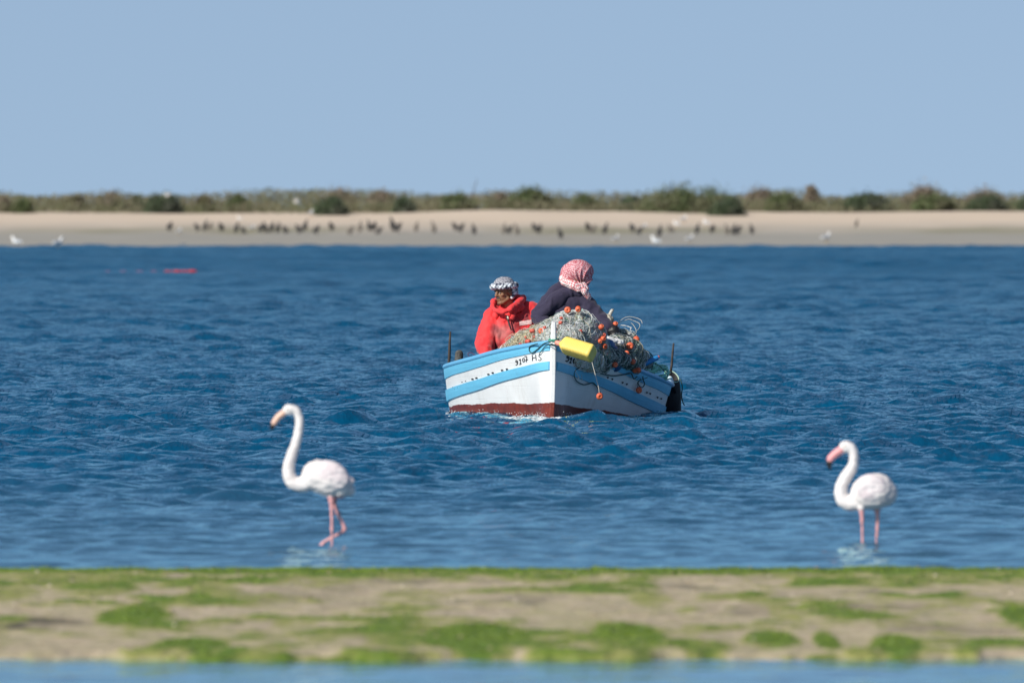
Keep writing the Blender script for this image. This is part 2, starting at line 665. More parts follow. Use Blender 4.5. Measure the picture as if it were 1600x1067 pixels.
def build_bar():
    ys = np.arange(BANK_NEAR - 1.6, BANK_FAR + 1.8, 0.06)
    xd = np.arange(-4.6, 4.6, 0.022)
    ex = 4.6 * 1.09 ** np.arange(1, 50)
    xs = np.concatenate([-ex[::-1], xd, ex])
    Yg, Xg = np.meshgrid(ys, xs, indexing='ij')
    Z, g, dark, n2 = bar_fields(Xg.ravel(), Yg.ravel())
    idx = np.arange(Yg.size).reshape(Yg.shape)
    Fq = np.stack([idx[:-1, :-1].ravel(), idx[:-1, 1:].ravel(), idx[1:, 1:].ravel(), idx[1:, :-1].ravel()], 1)
    me = mesh_from('mud_bar', np.stack([Xg.ravel(), Yg.ravel(), Z], 1), Fq)
    for nm, arr in (('algae', g), ('darkmud', dark)):
        a = me.attributes.new(nm, 'FLOAT', 'POINT')
        a.data.foreach_set('value', arr.astype(np.float32))
    m = bpy.data.materials.new('bar_mud')
    m.use_nodes = True
    nt = m.node_tree
    b = nt.nodes['Principled BSDF']
    geo = nt.nodes.new('ShaderNodeNewGeometry')
    pos = geo.outputs['Position']
    at1 = nt.nodes.new('ShaderNodeAttribute')
    at1.attribute_name = 'algae'
    at2 = nt.nodes.new('ShaderNodeAttribute')
    at2.attribute_name = 'darkmud'
    f1 = noise_node(nt, pos, 9.0, 6)
    f2 = noise_node(nt, pos, 30.0, 5)
    f3 = noise_node(nt, pos, 2.2, 4)
    sand = mixc(nt, ramp(nt, f1, .35, .65), (0.40, 0.315, 0.195), (0.58, 0.48, 0.33))
    sand = mixc(nt, ramp(nt, f3, .45, .62), sand, (0.42, 0.37, 0.20))
    sand = mixc(nt, mth(nt, 'MULTIPLY', at2.outputs['Fac'], 0.95), sand, (0.075, 0.060, 0.040))
    green = mixc(nt, ramp(nt, f2, .35, .65), (0.075, 0.135, 0.006), (0.20, 0.28, 0.020))
    green = mixc(nt, ramp(nt, f1, .45, .6), green, (0.11, 0.19, 0.015))
    ga = mth(nt, 'ADD', at1.outputs['Fac'], mth(nt, 'MULTIPLY', mth(nt, 'SUBTRACT', noise_node(nt, pos, 5.0, 6, (1, .3, 1)), 0.5), 1.3))
    olive = mixc(nt, f2, (0.22, 0.235, 0.050), (0.38, 0.36, 0.12))
    colr = mixc(nt, ramp(nt, ga, .15, .45), sand, olive)
    colr = mixc(nt, ramp(nt, ga, .48, .85), colr, green)
    nt.links.new(colr, b.inputs['Base Color'])
    b.inputs['Roughness'].default_value = 0.75
    bp = nt.nodes.new('ShaderNodeBump')
    bp.inputs['Distance'].default_value = 0.02
    nt.links.new(mth(nt, 'ADD', f2, f1), bp.inputs['Height'])
    nt.links.new(bp.outputs[0], b.inputs['Normal'])
    o = link('mud_bar_ground', me, m)
    tag(o, 'low sandy mud bar with patches of green algae in the shallows', kind='structure')
    # seaweed fronds standing on the green patches
    n = 110000
    X = nr.uniform(-4.4, 4.4, n)
    Y = nr.uniform(BANK_NEAR - 0.2, BANK_FAR + 0.3, n)
    Zs, gs, ds, _ = bar_fields(X, Y)
    keep = (Zs > 0.0) & (nr.rand(n) < np.clip(gs * 1.8 - 0.75, 0.006, 1))
    X, Y, Zs, gs = X[keep], Y[keep], Zs[keep], gs[keep]
    n = len(X)
    ang = nr.uniform(0, 2 * PI, n)
    h = nr.uniform(0.002, 0.006, n) * (0.5 + 0.7 * gs)
    w = nr.uniform(0.004, 0.010, n)
    lx, ly = nr.normal(0, 0.014, n), nr.normal(0, 0.014, n)
    c, s = np.cos(ang) * w, np.sin(ang) * w
    A = np.stack([X - c, Y - s, Zs - 0.004], 1)
    B = np.stack([X + c, Y + s, Zs - 0.004], 1)
    Cc = np.stack([X + c * .6 + lx * .6, Y + s * .6 + ly * .6, Zs + h * .75], 1)
    Dd = np.stack([X - c * .3 + lx, Y - s * .3 + ly, Zs + h], 1)
    V = np.stack([A, B, Cc, Dd], 1).reshape(-1, 3)
    Fq = np.arange(4 * n).reshape(-1, 4)
    me2 = mesh_from('seaweed', V, Fq)
    ms = mat('seaweed', (0.08, 0.145, 0.008), 0.6, 0.2, 1.2, color2=(0.20, 0.28, 0.02), coords='Object')
    tag(link('seaweed', me2, ms), 'short bright green seaweed fronds growing on the mud bar', 'seaweed', kind='stuff')
    # small shells, clods and pebbles
    g_ = Geo()
    for i in range(350):
        x, y = rng.uniform(-3.6, 3.6), rng.uniform(BANK_NEAR + .2, BANK_FAR - .4)
        PEB.append((x, y))
    xs_ = np.array([p[0] for p in PEB])
    ys_ = np.array([p[1] for p in PEB])
    zz = bar_fields(xs_, ys_)[0]
    for (x, y), z in zip(PEB, zz):
        if z < 0.01:
            continue
        r = rng.uniform(0.006, 0.022)
        a = rng.uniform(0, PI)
        R = Matrix.Rotation(a, 3, 'Z') @ Matrix.Rotation(rng.uniform(-.5, .5), 3, 'X')
        V = [Vector((x, y, z)) + R @ Vector((r * cx * rng.uniform(.8, 1.3), r * cy * .8, r * cz * .6)) for cx, cy, cz in
             ((1, 0, 0), (-1, 0, 0), (0, 1, 0), (0, -1, 0), (0, 0, 1), (0, 0, -1))]
        g_.add(V, [(0, 2, 4), (2, 1, 4), (1, 3, 4), (3, 0, 4), (2, 0, 5), (1, 2, 5), (3, 1, 5), (0, 3, 5)], rng.choice((0, 0, 1)))
    o = g_.build('shell_debris', [mat('clod', (0.30, 0.24, 0.15), .9, .3, 5), mat('shell', (0.46, 0.40, 0.30), .7, .15, 5)])
    tag(o, 'scattered shells and clods lying on the mud bar', 'debris', kind='stuff')


PEB = []
build_bar()


# ------------------------------------------------------------------ far beach and dune land
SHORE = water_D(385.5)


def dune_z(X, Y):
    X = np.asarray(X, dtype=float)
    Y = np.asarray(Y, dtype=float)
    n = fbm(np.stack([X / 9, Y / 25, X * 0], 1), 3, 51)
    n2 = fbm(np.stack([X / 2.2, Y / 6, X * 0], 1), 3, 52)
    t = Y - SHORE + 3 * n
    z = np.where(t < 0, t * 0.02, np.minimum(0.028 * t, 0.028 * 30 + 0.0215 * np.maximum(t - 30, 0)))
    z = np.minimum(z, 1.75 + 0.0 * t)
    z = z + 0.22 * n * sm(40, 80, t) + 0.02 * n2 * sm(2, 20, t)
    return z


def build_land():
    ys = np.concatenate([np.arange(SHORE - 14, SHORE + 130, 1.0), SHORE + 130 * 1.12 ** np.arange(1, 34)])
    xd = np.arange(-60, 60.1, 0.8)
    ex = 60 * 1.13 ** np.arange(1, 36)
    xs = np.concatenate([-ex[::-1], xd, ex])
    Yg, Xg = np.meshgrid(ys, xs, indexing='ij')
    Z = dune_z(Xg.ravel(), Yg.ravel())
    idx = np.arange(Yg.size).reshape(Yg.shape)
    Fq = np.stack([idx[:-1, :-1].ravel(), idx[:-1, 1:].ravel(), idx[1:, 1:].ravel(), idx[1:, :-1].ravel()], 1)
    me = mesh_from('beach', np.stack([Xg.ravel(), Yg.ravel(), Z], 1), Fq)
    m = bpy.data.materials.new('beach_sand')
    m.use_nodes = True
    nt = m.node_tree
    b = nt.nodes['Principled BSDF']
    b.inputs['Roughness'].default_value = 0.95
    b.inputs['Specular IOR Level'].default_value = 0.15
    geo = nt.nodes.new('ShaderNodeNewGeometry')
    pos = geo.outputs['Position']
    sx = nt.nodes.new('ShaderNodeSeparateXYZ')
    nt.links.new(pos, sx.inputs[0])
    f1 = noise_node(nt, pos, 0.25, 6, (1, .3, 1))
    f2 = noise_node(nt, pos, 0.6, 5, (.35, .5, 1))
    zz = mth(nt, 'ADD', sx.outputs[2], mth(nt, 'MULTIPLY', mth(nt, 'SUBTRACT', f1, .5), .35))
    dry = mixc(nt, f2, (0.60, 0.485, 0.36), (0.74, 0.61, 0.47))
    wet = mixc(nt, f2, (0.30, 0.285, 0.245), (0.38, 0.36, 0.31))
    colr = mixc(nt, ramp(nt, zz, .55, 1.35), wet, dry)
    # a band of dried weed half way up
    wr = mth(nt, 'MULTIPLY', ramp(nt, mth(nt, 'ABSOLUTE', mth(nt, 'SUBTRACT', zz, .78)), .22, .05), ramp(nt, noise_node(nt, pos, 0.05, 3, (1, .2, 1)), .44, .56))
    colr = mixc(nt, mth(nt, 'MULTIPLY', wr, .75), colr, (0.24, 0.23, 0.14))
    nt.links.new(colr, b.inputs['Base Color'])
    o = link('beach_ground', me, m)
    tag(o, 'pale sandy beach rising from grey wet sand to low dunes', kind='structure')


build_land()


# leafy scrub
def leaf_quads(P, size, spread=1.0):
    n = len(P)
    a = nr.normal(0, 1, (n, 3))
    a /= np.linalg.norm(a, axis=1)[:, None]
    b = nr.normal(0, 1, (n, 3))
    b -= a * (a * b).sum(1)[:, None]
    b /= np.linalg.norm(b, axis=1)[:, None]
    s = size * nr.uniform(.6, 1.4, n)[:, None]
    V = np.stack([P - a * s, P - b * s * .45, P + a * s, P + b * s * .45], 1).reshape(-1, 3)
    return V


def foliage_mat(name, c1, c2, c3):
    m = mat(name, c1, .75, color2=c2, scale=2.5, thresh=(.35, .65), spec=.2)
    nt, b, cr = nodes_of(m)
    tc = nt.nodes.new('ShaderNodeTexCoord')
    f = noise_node(nt, tc.outputs['Object'], 0.9, 3)
    o = mixc(nt, ramp(nt, f, .42, .62), cr.outputs['Color'], c3)
    nt.links.new(o, b.inputs['Base Color'])
    return m


FM = {
    'green': foliage_mat('scrub_green', (0.075, 0.105, 0.045), (0.13, 0.16, 0.07), (0.15, 0.15, 0.09)),
    'dark': foliage_mat('scrub_dark_green', (0.05, 0.075, 0.045), (0.09, 0.12, 0.06), (0.10, 0.11, 0.08)),
    'olive': foliage_mat('scrub_olive', (0.12, 0.12, 0.06), (0.19, 0.18, 0.10), (0.17, 0.14, 0.11)),
    'brown': foliage_mat('scrub_brown', (0.19, 0.155, 0.115), (0.27, 0.22, 0.165), (0.20, 0.20, 0.12)),
}
M_STEM = mat('bush_stem', (0.10, 0.075, 0.055), .9, .2, 6)


def bush(px0, px1, ytop, dD, kind, label, low=0.0, n=2600, loose=0.0):
    D = SHORE + dD
    cx = ((px0 + px1) / 2 - 800) * D / F
    w = (px1 - px0) / 2 * D / F
    z0 = float(dune_z(np.array([cx]), np.array([D]))[0]) - low
    zt = H - (ytop - 3.5 - YH) * D / F
    h = zt - z0
    root = empty('bush', (cx, D, z0))
    tag(root, label, 'bush', 'low bushes on the dune above the beach')
    ncl = int(46 * max(1, w / 1.2))
    th = nr.uniform(0, 2 * PI, ncl)
    el = np.arcsin(nr.uniform(0.02, 1, ncl) ** 0.8)
    lump = nr.uniform(.72, 1.0, ncl)
    C = np.stack([np.cos(th) * np.cos(el) * w * .88, np.sin(th) * np.cos(el) * w * .7, np.sin(el) * h * .86], 1) * lump[:, None]
    C[:, 2] = np.maximum(C[:, 2], 0.08)
    k = nr.randint(0, ncl, n)
    sg = min(w, h * 1.1) * (0.17 + loose * .6)
    P = C[k] + nr.normal(0, 1, (n, 3)) * sg * nr.uniform(.5, 1.2, n)[:, None]
    P[:, 2] = np.abs(P[:, 2])
    me = mesh_from('foliage', leaf_quads(P, 0.085), np.arange(4 * n).reshape(-1, 4), False)
    link('foliage', me, FM[kind], root)
    g = Geo()
    for i in range(9):
        c = Vector(C[rng.randrange(ncl)])
        b0 = Vector((c.x * .2, c.y * .2, -0.05))
        mid = (b0 + c) / 2 + Vector((rng.uniform(-.1, .1), rng.uniform(-.1, .1), rng.uniform(0, .15)))
        g.tube([b0, mid, c], [.035, .022, .008], 5)
    g.build('stem', M_STEM, root)
    return root


BUSHES = [
    (-12, 22, 310, 78, 'brown', 'brown bush at the left edge of the frame', .2, .1),
    (14, 56, 306, 74, 'green', 'rounded green bush with a dark foot, second from the left edge', .55, 0),
    (96, 138, 308, 82, 'olive', 'low olive bush above the left end of the beach', 0, .04),
    (150, 196, 306, 86, 'brown', 'straw brown bush left of the dark green one', 0, .1),
    (206, 226, 304, 82, 'dark', 'small narrow dark bush beside the wide dark green one', 0, 0),
    (222, 286, 305, 74, 'dark', 'wide dark green bush with a white gull on its top', 0, 0),
    (304, 334, 304, 80, 'olive', 'domed olive bush right of the wide dark green one', 0, .03),
    (350, 392, 307, 80, 'green', 'green bush above the first group of cormorants', 0, 0),
    (488, 548, 311, 68, 'dark', 'blue green bush spreading down onto the sand', .15, 0),
    (500, 560, 302, 88, 'brown', 'brown twiggy bush rising behind the blue green one', 0, .12),
    (575, 618, 298, 86, 'brown', 'tall reddish brown bush above the tallest cormorant', 0, .12),
    (612, 650, 312, 76, 'dark', 'small dark bush right of the tall reddish brown one', 0, 0),
    (686, 748, 308, 78, 'green', 'green bush below the bare stalk', 0, 0),
    (764, 800, 303, 82, 'brown', 'brown bush left of the large green dome behind the men', 0, .06),
    (790, 872, 300, 80, 'green', 'large green dome shaped bush above the two fishermen', 0, 0),
    (892, 934, 308, 80, 'green', 'medium green bush right of the large dome above the fishermen', 0, 0),
    (966, 1006, 309, 80, 'dark', 'dark bush tucked against the left side of the biggest bush', 0, 0),
    (985, 1168, 294.5, 72, 'green', 'biggest bush of all, broad green dome on the dune', .35, 0),
    (1105, 1170, 311, 64, 'dark', 'low dark bush at the right foot of the biggest bush', .35, 0),
    (1196, 1258, 305, 78, 'green', 'green bush left of the upright brown clump', 0, 0),
    (1252, 1284, 290, 86, 'brown', 'upright brown clump standing tallest on the right side', 0, .06),
    (1160, 1220, 301, 90, 'brown', 'brown bush just right of the biggest bush', 0, .1),
    (1308, 1396, 308, 78, 'dark', 'wide dark green bush above the lone standing bird', 0, 0),
    (1408, 1482, 297, 84, 'brown', 'domed brown topped bush, first of two on the right', 0, .06),
    (1424, 1496, 308, 76, 'green', 'green bush in front of the domed brown topped one', 0, 0),
    (1504, 1572, 300, 84, 'brown', 'flat brown topped bush, second of two on the right', 0, .06),
    (1506, 1580, 311, 76, 'dark', 'dark green bush in front of the flat brown topped one', .1, 0),
    (1588, 1640, 304, 74, 'dark', 'dark bush cut by the right edge of the frame', 0, 0),
]
for b_ in BUSHES:
    wpx = b_[1] - b_[0]
    bush(b_[0], b_[1], b_[2], b_[3], b_[4], b_[5], b_[6], int(1800 + 45 * wpx), b_[7])


def scrub():
    n = 170000
    X = nr.uniform(-75, 75, n)
    far_ = nr.rand(n) < .38
    X = np.where(far_, np.sign(X) * (30 + np.abs(X) * 2.4), X * .62)
    Y = SHORE + nr.uniform(76, 104, n)
    hh = .90 + 0.62 * fbm(np.stack([X / 3.8, Y / 6, X * 0], 1), 3, 61) + 0.05 * fbm(np.stack([X / .6, Y / 2, X * 0], 1), 2, 62)
    hh = np.clip(hh, .1, 2) * (0.55 + 0.6 * sm(SHORE + 76, SHORE + 90, Y))
    Z = dune_z(X, Y) + hh * nr.uniform(0, 1, n) ** .9
    me = mesh_from('scrub', leaf_quads(np.stack([X, Y, Z], 1), 0.085), np.arange(4 * n).reshape(-1, 4), False)
    m = mat('scrub_mix', (0.12, 0.135, 0.07), .8, color2=(0.185, 0.165, 0.11), scale=.28, thresh=(.40, .60), spec=.2)
    tag(link('scrub', me, m), 'low mixed green and brown scrub covering the dune top', 'scrub', kind='stuff')


scrub()

# bare stalk on the dune
stx = SHORE + 84
sp = at(741, 300, stx)
root = empty('dead_stalk', (sp.x, sp.y, float(dune_z([sp.x], [sp.y])[0])))
tag(root, 'thin bare stalk sticking up above the bushes against the sky', 'dead plant')
g = Geo()
zt = (at(745, 279, stx).z) - root.location.z
g.tube([(0, 0, 0), (-.05, 0, zt * .5), (0.06, 0, zt * .8), (.16, 0, zt)], [.03, .025, .018, .01], 5)
g.build('stalk', M_STEM, root)
g = Geo()
g.tube([(-.02, 0, zt * .6), (-.16, 0, zt * .83)], [.012, .006], 4)
g.tube([(0.03, 0, zt * .75), (.2, .05, zt * .9)], [.012, .006], 4)
g.build('twig', M_STEM, root)

# ------------------------------------------------------------------ birds on the beach
M_BLACK = mat('cormorant_feathers', (0.034, 0.032, 0.03), .6, .3, 12)
M_GREYB = mat('grey_brown_feathers', (0.16, 0.14, 0.115), .7, .25, 10)
M_WHITE = mat('white_feathers', (0.80, 0.79, 0.76), .7, .05, 8)
M_WING = mat('grey_wing_feathers', (0.42, 0.44, 0.46), .7, .1, 8)


def cormorant_mesh(name, pose):
    V = Vector
    if pose == 'upright':
        pr = [('c', V((0.0, 0, .20)), .085, V((.02, 0, .36)), .078), ('c', V((.05, 0, .38)), .05, V((.06, 0, .55)), .03),
              ('c', V((.06, 0, .55)), .032, V((.10, 0, .585)), .028), ('c', V((.10, 0, .585)), .014, V((.18, 0, .58)), .009),
              ('c', V((-.02, 0, .18)), .05, V((-.08, 0, .06)), .025)]
    elif pose == 'hunched':
        pr = [('c', V((-.03, 0, .21)), .09, V((.04, 0, .32)), .088), ('c', V((.07, 0, .36)), .05, V((.09, 0, .45)), .036),
              ('c', V((.09, 0, .45)), .034, V((.12, 0, .455)), .028), ('c', V((.12, 0, .455)), .013, V((.19, 0, .43)), .009),
              ('c', V((-.07, 0, .17)), .05, V((-.12, 0, .09)), .025)]
    elif pose == 'preening':
        pr = [('c', V((-.03, 0, .20)), .09, V((.04, 0, .36)), .08), ('c', V((.05, 0, .38)), .042, V((.12, 0, .47)), .032),
              ('c', V((.12, 0, .47)), .03, V((.13, -.03, .37)), .028), ('c', V((.13, -.03, .37)), .013, V((.06, -.07, .31)), .009),
              ('c', V((-.05, 0, .18)), .05, V((-.16, 0, .05)), .025)]
    else:
        pr = [('c', V((0.0, 0, .20)), .085, V((.04, 0, .38)), .075), ('c', V((.04, 0, .38)), .05, V((.06, 0, .56)), .03),
              ('c', V((.06, 0, .56)), .032, V((.10, 0, .59)), .028), ('c', V((.10, 0, .59)), .014, V((.18, 0, .60)), .009),
              ('c', V((-.02, 0, .18)), .05, V((-.12, 0, .05)), .025)]
        for s in (-1, 1):
            pr += [('c', V((.02, .06 * s, .38)), .035, V((.0, .26 * s, .42)), .03), ('c', V((.0, .26 * s, .42)), .03, V((-.03, .42 * s, .34)), .022),
                   ('c', V((0, .20 * s, .38)), .02, V((-.04, .24 * s, .22)), .02), ('c', V((0, .32 * s, .36)), .02, V((-.05, .36 * s, .22)), .015)]
    pr.append(('e', V((.01, 0, .27)), (.10, .095, .135)))
    for s in (-1, 1):
        pr.append(('c', V((0, .04 * s, .15)), .018, V((.01, .045 * s, .012)), .014))
        pr.append(('c', V((.01, .045 * s, .012)), .014, V((.06, .055 * s, .012)), .012))
    return blob_mesh(name, pr, .014, 2, 10)


def gull_mesh(name, flying=False):
    V = Vector
    pr = [('c', V((-.10, 0, .17)), .05, V((.05, 0, .20)), .075), ('c', V((.07, 0, .22)), .045, V((.13, 0, .31)), .036),
          ('e', V((.14, 0, .325)), (.045, .038, .038)), ('c', V((.17, 0, .32)), .014, V((.225, 0, .305)), .008),
          ('c', V((-.10, 0, .17)), .04, V((-.24, 0, .165)), .014)]
    if flying:
        for s in (-1, 1):
            for k in range(4):
                o = k * .035
                pr += [('c', V((.05 - o, .05 * s, .21)), .018, V((.07 - o, .28 * s, .34)), .015), ('c', V((.07 - o, .28 * s, .34)), .015, V((-.06 - o * .5, .60 * s, .30)), .009)]
    else:
        for s in (-1, 1):
            pr.append(('e', V((-.06, .05 * s, .19)), (.15, .028, .055)))
            pr.append(('c', V((0, .03 * s, .14)), .012, V((0, .03 * s, .01)), .010))
            pr.append(('c', V((0, .03 * s, .01)), .010, V((.045, .035 * s, .01)), .010))
    return blob_mesh(name, pr, .012, 2, 10)


CM = {p: cormorant_mesh('cormorant', p) for p in ('upright', 'hunched', 'preening', 'drying')}
CG = {p: CM[p].copy() for p in ('upright', 'hunched')}
for p in CM:
    CM[p].materials.append(M_BLACK)
for p in CG:
    CG[p].materials.append(M_GREYB)
GM = gull_mesh('gull')
GM.materials.append(M_WHITE)
GM.materials.append(M_WING)
GM.materials.append(mat('gull_bill', (0.55, 0.32, 0.05), .5))
mi = []
for p in GM.polygons:
    c = p.center
    mi.append(2 if (c.x > .18 or c.z < .10) else 1 if (c.x < .03 and c.z > .185) else 0)
GM.polygons.foreach_set('material_index', np.array(mi, dtype=np.int32))
GF = gull_mesh('gull_flying', True)
GF.materials.append(M_WHITE)
GF.materials.append(M_WING)
GF.polygons.foreach_set('material_index', np.array([1 if (abs(p.center.y) > .5) else 0 for p in GF.polygons], dtype=np.int32))

YS = np.linspace(SHORE - 60, SHORE + 100, 1600)


def ground_at(px, yfeet):
    """point on the far ground (or water) whose image falls at (px, yfeet)"""
    X = (px - 800) * YS / F
    Zt = np.maximum(dune_z(X, YS), 0.0)
    py = YH + F * (H - Zt) / YS
    i = int(np.argmin(np.abs(py - yfeet)))
    return Vector((X[i], YS[i], Zt[i]))


ORD = ['first', 'second', 'third', 'fourth', 'fifth', 'sixth', 'seventh', 'eighth', 'ninth', 'tenth', 'eleventh', 'twelfth', 'thirteenth',
       'fourteenth', 'fifteenth', 'sixteenth', 'seventeenth', 'eighteenth', 'nineteenth', 'twentieth', 'twenty-first', 'twenty-second',
       'twenty-third', 'twenty-fourth', 'twenty-fifth', 'twenty-sixth', 'twenty-seventh', 'twenty-eighth', 'twenty-ninth', 'thirtieth',
       'thirty-first', 'thirty-second', 'thirty-third', 'thirty-fourth', 'thirty-fifth', 'thirty-sixth', 'thirty-seventh', 'thirty-eighth',
       'thirty-ninth', 'fortieth', 'forty-first', 'forty-second', 'forty-third', 'forty-fourth', 'forty-fifth', 'forty-sixth', 'forty-seventh']
DARK = [  # px, y of body centre, pose, tone, size, facing
    (265, 354, 'hunched', 'b', 1.05, 1), (308, 355, 'hunched', 'b', .9, -1), (320, 352, 'upright', 'b', 1, 1), (328, 354, 'hunched', 'g', .9, 1),
    (346, 355, 'hunched', 'b', 1.05, -1), (369, 355, 'upright', 'b', 1, 1), (380, 358, 'preening', 'b', .85, -1), (407, 357, 'hunched', 'b', 1, 1),
    (415, 355, 'upright', 'b', 1, -1), (424, 355, 'drying', 'b', 1, 1), (434, 355, 'upright', 'b', .95, 1), (446, 359, 'hunched', 'b', .95, -1),
    (467, 358, 'hunched', 'b', 1.05, -1), (476, 352, 'upright', 'b', 1.05, 1), (494, 359, 'hunched', 'b', 1.05, 1), (518, 354, 'hunched', 'b', 1.05, -1),
    (547, 360, 'hunched', 'g', 1.05, 1), (562, 354, 'upright', 'g', 1.05, 1), (577, 352, 'upright', 'b', 1, -1), (584, 354, 'hunched', 'b', 1.1, 1),
    (592, 359, 'preening', 'b', .9, 1), (614, 350, 'upright', 'b', 1.25, -1), (621, 356, 'hunched', 'b', 1.2, 1), (650, 354, 'upright', 'g', .95, 1),
    (678, 355, 'upright', 'g', 1.05, -1), (711, 354, 'hunched', 'b', .95, -1), (720, 356, 'hunched', 'b', 1.05, 1), (741, 358, 'upright', 'b', 1, -1),
    (787, 357, 'upright', 'g', 1, 1), (796, 359, 'hunched', 'b', .95, 1), (808, 358, 'upright', 'g', 1, -1), (835, 355, 'hunched', 'b', 1, -1),
    (842, 358, 'hunched', 'b', 1.1, 1), (876, 364, 'upright', 'b', 1.05, -1), (919, 355, 'hunched', 'b', 1.1, -1), (926, 358, 'hunched', 'g', 1, 1),
    (945, 357, 'upright', 'b', 1.05, 1), (988, 356, 'hunched', 'b', 1.05, -1), (999, 361, 'hunched', 'b', .95, 1), (1030, 361, 'upright', 'b', 1.1, 1),
    (1048, 358, 'hunched', 'g', 1, -1), (1089, 357, 'upright', 'b', 1, 1), (1113, 358, 'hunched', 'b', 1, 1), (1136, 358, 'upright', 'g', 1, -1),
    (1146, 358, 'upright', 'b', 1, 1), (1153, 358, 'preening', 'b', 1.05, 1), (1175, 358, 'upright', 'b', .95, -1)]
POSE = {'hunched': 'hunched', 'upright': 'upright', 'preening': 'preening', 'drying': 'wing spreading'}
for i, (px, py, pose, tone, s, fc) in enumerate(DARK):
    s *= 1.1
    hpx = (.58 if pose != 'hunched' else .46) * s * F / (SHORE + 35)
    p = ground_at(px, py + hpx / 2)
    me = CG[pose] if (tone == 'g' and pose in CG) else CM[pose]
    o = link('cormorant', me)
    o.location = p
    o.scale = (s * 1.25, s * 1.35, s * .92)
    o.rotation_euler = (0, 0, (0 if fc > 0 else PI) + rng.uniform(-1.0, 1.0))
    tag(o, f"{'grey brown' if tone == 'g' else 'black'} {POSE[pose]} cormorant, {ORD[i]} from the left on the beach", 'bird', 'cormorants standing along the far beach')
p = ground_at(1338, 356)
o = link('cormorant', CM['upright'])
o.location = p
o.scale = (.8, .8, .8)
tag(o, 'lone dark bird standing apart at the right end of the beach', 'bird')

GULLS = [(25, 387, 1.25, -1, 'white gull at the water line in the far left corner of the beach'),
         (91, 389, 1.25, 1, 'white gull at the water line, second from the left'),
         (280, 368, .85, 1, 'pale gull on the sand right of the first cormorant'),
         (374, 347, .7, -1, 'small pale gull on the dry sand above the cormorants'),
         (394, 362, .8, 1, 'pale gull on wet sand between two groups of cormorants'),
         (486, 340, .95, 1, 'pale gull at the foot of the blue green bush'),
         (962, 380, .95, 1, 'white gull near the water above the headscarfed man'),
         (1024, 386, 1.25, -1, 'largest white gull, at the water edge right of the men'),
         (1078, 380, .95, 1, 'white gull near the water right of the largest gull'),
         (1007, 361, .85, 1, 'pale gull among the cormorants below the biggest bush'),
         (1057, 356, .85, -1, 'pale gull standing lower of the pair below the biggest bush'),
         (1068, 349, .95, 1, 'pale gull standing higher of the pair below the biggest bush'),
         (1103, 354, .85, -1, 'pale gull below the right end of the biggest bush'),
         (1291, 380, 1.25, 1, 'lone white gull on wet sand at the right of the beach')]
for (px, py, s, fc, lab) in GULLS:
    p = ground_at(px, py)
    o = link('gull', GM)
    o.location = p
    s *= 1.3
    o.scale = (s, s, s)
    o.rotation_euler = (0, 0, (0.9 if fc > 0 else PI - .9) + rng.uniform(-.3, .3))
    tag(o, lab, 'bird', 'white gulls along the far beach')
for (px, py, D, lab) in ((463, 315, SHORE + 66, 'white gull flying low in front of the bushes'), (262, 305, SHORE + 72, 'white gull flapping on top of the wide dark green bush')):
    o = link('gull', GF)
    o.location = at(px, py + 5, D)
    o.scale = (.8, .8, .8)
    o.rotation_euler = (0, 0, rng.uniform(.2, 1.2))
    tag(o, lab, 'bird', 'gulls in flight')

# red marker floats drifting on the left
D = water_D(429)
root = empty('float_line', at(280, 430, D))
tag(root, 'red float line drifting low in the water on the far left', 'float line')
M_REDF = mat('red_float', (0.42, 0.035, 0.05), .45, .2, 9)
M_PINKF = mat('faded_float', (0.22, 0.10, 0.18), .55, .2, 9)
for k, (dx, l, r, m_) in enumerate(((20, 10, .075, M_REDF), (9, 7, .05, M_REDF), (-3, 12, .06, M_REDF), (-18, 8, .045, M_REDF), (-40, 9, .03, M_PINKF), (-62, 10, .03, M_PINKF), (-88, 9, .028, M_PINKF), (-112, 8, .026, M_PINKF))):
    x = dx * D / F
    r *= .75
    w = l * D / F / 2 * 1.3
    me = blob_mesh('float', [('c', Vector((-w, 0, 0)), r * .55, Vector((0, 0, 0)), r), ('c', Vector((0, 0, 0)), r, Vector((w, 0, 0)), r * .55)], .015, 1, 10)
    link('float', me, m_, root, (x, 0.05 * k, .12))
g = Geo()
g.tube([(-115 * D / F, .3, .0), (-40 * D / F, .2, .015), (24 * D / F, 0, .03)], .01, 5)
g.build('rope', M_PINKF, root)
# ------------------------------------------------------------------ the boat
DB = 166.5
BO = at(862, 657, DB)
BO.z = 0.008
boat = empty('fishing_boat', BO, (0, math.radians(4.3), math.radians(-0.62)))
tag(boat, 'white wooden fishing boat with light blue bands and red bottom, bow towards the viewer', 'boat')
BM = Matrix.LocRotScale(BO, boat.rotation_euler, Vector((1, 1, 1)))
BMI = BM.inverted()
LB = 4.7
_y = [0, .12, .3, .6, 1.0, 1.8, 2.6, 3.4, 4.1, 4.7]
_b = [.028, .115, .225, .385, .570, .865, 1.050, 1.128, 1.122, 1.06]
_zy = [0, 1.0, 1.8, 2.6, 3.4, 4.7]
_zg = [.744, .612, .505, .435, .395, .41]
_ry = [0, .3, 1.0, 1.8, 2.6, 3.4, 4.7]
_rr = [1.0, .50, .66, .80, .89, .93, .88]


def smooth_interp(xs, ys, x):
    # monotone-ish cubic through the points
    xs, ys = np.array(xs, float), np.array(ys, float)
    m = np.gradient(ys, xs)
    i = int(np.clip(np.searchsorted(xs, x) - 1, 0, len(xs) - 2))
    h = xs[i + 1] - xs[i]
    t = (x - xs[i]) / h
    return ((2 * t ** 3 - 3 * t ** 2 + 1) * ys[i] + (t ** 3 - 2 * t ** 2 + t) * h * m[i] + (-2 * t ** 3 + 3 * t ** 2) * ys[i + 1] + (t ** 3 - t ** 2) * h * m[i + 1])


